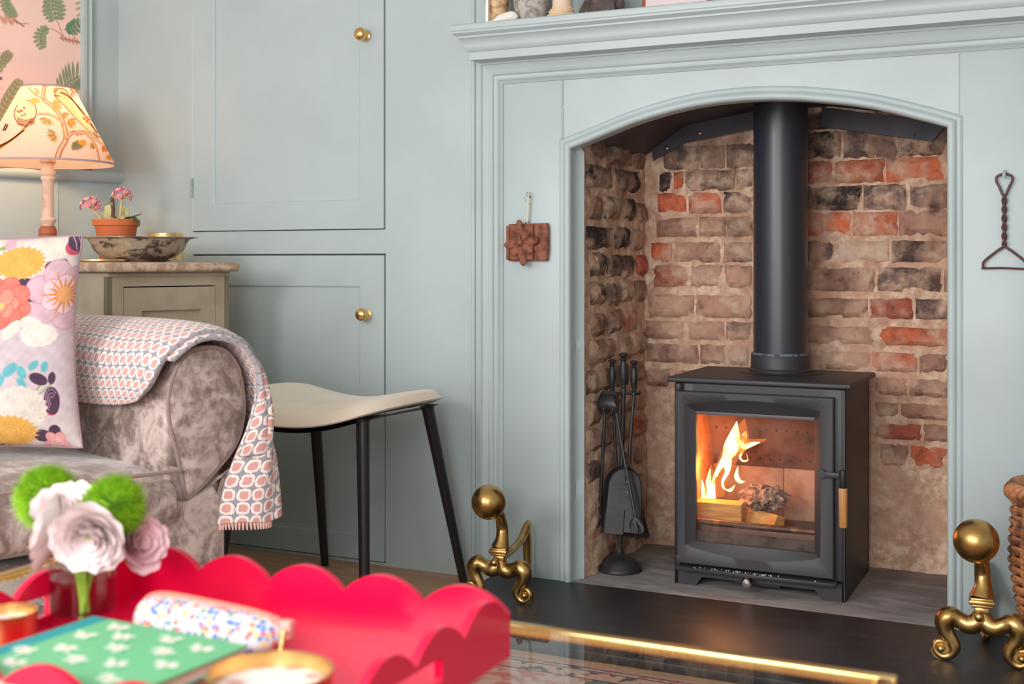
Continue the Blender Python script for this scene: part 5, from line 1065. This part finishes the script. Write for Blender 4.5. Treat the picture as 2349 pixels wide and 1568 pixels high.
def dianthus(label, c, R):
    f = thing('green_dianthus', label, 'flower', c, 0, 'flowers in the glass vase'); m = MB(); m.ball((0, 0, 0), R*.72, 16)
    for k in range(1500):
        z = 1-2*(k+.5)/1500; a = k*2.39996; r = math.sqrt(1-z*z); d = Vector((r*math.cos(a), r*math.sin(a), z)); L = R*random.uniform(.92, 1.08); s = d.orthogonal().normalized()*R*.04; s2 = d.cross(s)
        t = d*L+Vector((random.uniform(-1, 1), random.uniform(-1, 1), random.uniform(-1, 1)))*R*.07
        v = [m.b.verts.new(d*R*.6+s), m.b.verts.new(d*R*.6-s*.5+s2*.87), m.b.verts.new(d*R*.6-s*.5-s2*.87), m.b.verts.new(t)]
        for i in range(3): m.b.faces.new((v[i], v[(i+1) % 3], v[3]))
    o = m.build('bristle_head', dg, f, 0); o['kind'] = 'stuff'
    e = Vector((vc.x, vc.y, vc.z+.03))-Vector(c); MB().tube(cr([(0, 0, -.6*R), tuple(Vector((e.x*.75, e.y*.75, vc.z+.09-c[2]))), tuple(e)], 10), .003, 8).build('stem', gstem, f)
dianthus('fluffy lime green flower behind the white ranunculus at left', (0.080, -1.847, 0.561), .042)
dianthus('fluffy lime green flower at the right of the bunch', (0.183, -1.842, 0.557), .040)
# --- floral pencil case
pz = NT('confetti_floral_cotton'); vo = pz.new('ShaderNodeTexVoronoi', {'Scale': 150.}); pz.t.links.new(pz.obj(), vo.inputs['Vector']); hsv = pz.new('ShaderNodeSeparateColor', {0: (vo, 'Color')})
dots = pz.math('MULTIPLY', pz.ramp((vo, 'Distance'), .62, .45), pz.math('GREATER_THAN', (hsv, 'Red'), .25)); c1 = pz.mix(pz.math('GREATER_THAN', (hsv, 'Green'), .5), S(92, 128, 196), S(226, 110, 110)); c1 = pz.mix(pz.math('GREATER_THAN', (hsv, 'Blue'), .7), c1, S(226, 190, 110)); c1 = pz.mix(pz.math('LESS_THAN', (hsv, 'Blue'), .2), c1, S(110, 160, 140))
pz.P(Base_Color=pz.mix(dots, S(206, 203, 206), c1), Roughness=.7)
pcs = thing('floral_pencil_case', 'white floral pencil case with coral zip lying on the red tray', 'pencil case', (.326, -1.838, TF), -.02)
m = MB(); rows = []
for i in range(30):
    a = i/29*2-1; e = (1-abs(a)**5)**.5 if abs(a) < 1 else 0; r = []
    for k in range(28):
        t = 2*PI*k/28; y, z = math.copysign(abs(math.cos(t))**.75, math.cos(t)), math.copysign(abs(math.sin(t))**.85, math.sin(t))
        r.append((a*.105, y*(.034*e+.003)*(1-.25*z), .0225*(1+z*(.15+.85*e))*(1-.08*a)))
    rows.append(r)
V = m.grid(rows, cv=True); m.b.faces.new(V[0]); m.b.faces.new(V[-1]); m.build('case', pz.m, pcs, 60)
m = MB(); m.tube([(a*.104, 0, .0225*(1+(.15+.85*((1-abs(a)**5)**.5 if abs(a) < 1 else 0)))*(1-.08*a)+.0005) for a in np.linspace(-.98, .99, 40)], .0042, 8, flat=.5); m.build('zip', mat('coral_zip', S(238, 124, 108), .6), pcs)
m = MB().box(.100, .115, -.006, .006, .020, .040, .002); m.build('end_tab', mat('blush_tab', S(226, 160, 150), .6), pcs)
m = MB()
for k in range(9): m.ball((.112+.0035*k*.6, -.012-.004*k, .030-.0032*k+.0006*(k % 2)), .0034, 8)
m.build('zip_chain', bright_brass, pcs)
# --- green notebook
nbk = thing('green_notebook', 'green notebook with teal spine and pale flower print in front of the vase', 'book', (.233, -1.926, TF+.0262), -.05)
BW, BH, BT = .222, .27, .0155
tbk = thing('tan_book', 'tan leather covered book lying under the green notebook', 'book', (.240, -1.932, TF+.0002), -.05); tan = mat('tan_leather', S(196, 128, 84), .55, bump=(300, .2, .0006))
MB().box(.004, .205, -.245, -.003, .003, .0225).build('pages', mat('aged_pages', S(226, 208, 180), .8), tbk)
m = MB(); m.box(0, .208, -.248, 0, 0, .003, .001, 1); m.box(0, .208, -.248, 0, .0225, .0255, .001, 1); m.box(0, .003, -.248, 0, 0, .0255, .001, 1); m.build('cover', tan, tbk)
m = MB().box(.004, BW-.003, -BH+.003, -.003, .002, BT-.002); m.build('pages', mat('cream_pages', S(238, 230, 214), .8), nbk)
m = MB().box(0, BW, -BH, 0, 0, .002, .0006, 1); m.box(0, .003, -BH, 0, 0, BT, .001, 1); m.build('back_cover', mat('teal_cloth', S(40, 150, 152), .6), nbk)
def book_paint(u, v):
    X, Y_ = u*243, 40+v*270; c = Canvas(X, Y_, S(110, 186, 136)); c.put((27-X)*1.+.5, S(34, 148, 152))
    rs = random.Random(4)
    for fx2, fy2 in ((62, 292), (52, 255), (95, 270), (150, 288), (120, 240), (70, 215), (175, 255), (205, 280), (35, 190), (110, 195), (160, 205), (210, 225), (60, 160), (130, 150), (190, 170), (90, 110), (160, 110), (215, 130), (60, 60), (140, 60), (200, 60)):
        for k in range(6): a = k*PI/3+rs.random(); c.ell(fx2+9*math.cos(a), fy2+6*math.sin(a), 6, 3.6, a, S(226, 222, 212), 2)
        c.ell(fx2, fy2, 3, 3, 0, S(214, 186, 150), 1.5); c.ell(fx2+16, fy2-6, 8, 3, rs.random()*3, S(86, 170, 120), 2); c.ell(fx2-15, fy2+6, 7, 3, rs.random()*3, S(206, 226, 210), 2)
    return c.C
o = printed('front_cover', lambda u, v: np.c_[u*BW, -BH+v*BH, np.full(u.size, BT+.0002)], 160, 190, book_paint, print_mat('printed_book_cover', .5).m, nbk)
MB().box(0, BW, -BH, 0, BT-.002, BT-.0001).build('front_board', mat('green_board', S(120, 196, 144), .6), nbk)
# --- gold candle tins
def candle(label, loc, R, H):
    t = thing('gold_candle_tin', label, 'tin', loc, 0, None); m = MB(); m.lathe([(.0001, .001), (R*.97, 0), (R, .002), (R, H-.006), (R*1.02, H-.004), (R*1.02, H), (R*.965, H), (R*.955, H-.004), (R*.955, H*.72), (R*.95, H*.7), (.0001, H*.7)], (0, 0, 0), 64); m.build('tin', bright_brass, t)
    m = MB(); m.lathe([(.0001, H*.70+.0002), (R*.94, H*.70+.0002), (R*.94, H*.745), (.0001, H*.75)], (0, 0, 0), 48); m.build('wax', mat('mottled_pink_wax', S(240, 226, 220), .6, var=(30, S(206, 150, 150), .5, .62)), t)
    for k in range(3): MB().tube([(R*.4*math.cos(k*2.1), R*.4*math.sin(k*2.1), H*.745), (R*.4*math.cos(k*2.1), R*.4*math.sin(k*2.1), H*.745+.008)], .001, 6).build('wick', mat('cotton_wick', S(220, 210, 190), .9), t)
candle('large gold candle tin at the front of the red tray', (.5475, -2.024, TF), .058, .056)
candle('small gold candle tin in the left corner of the red tray', (.1380, -1.962, TF), .033, .045)
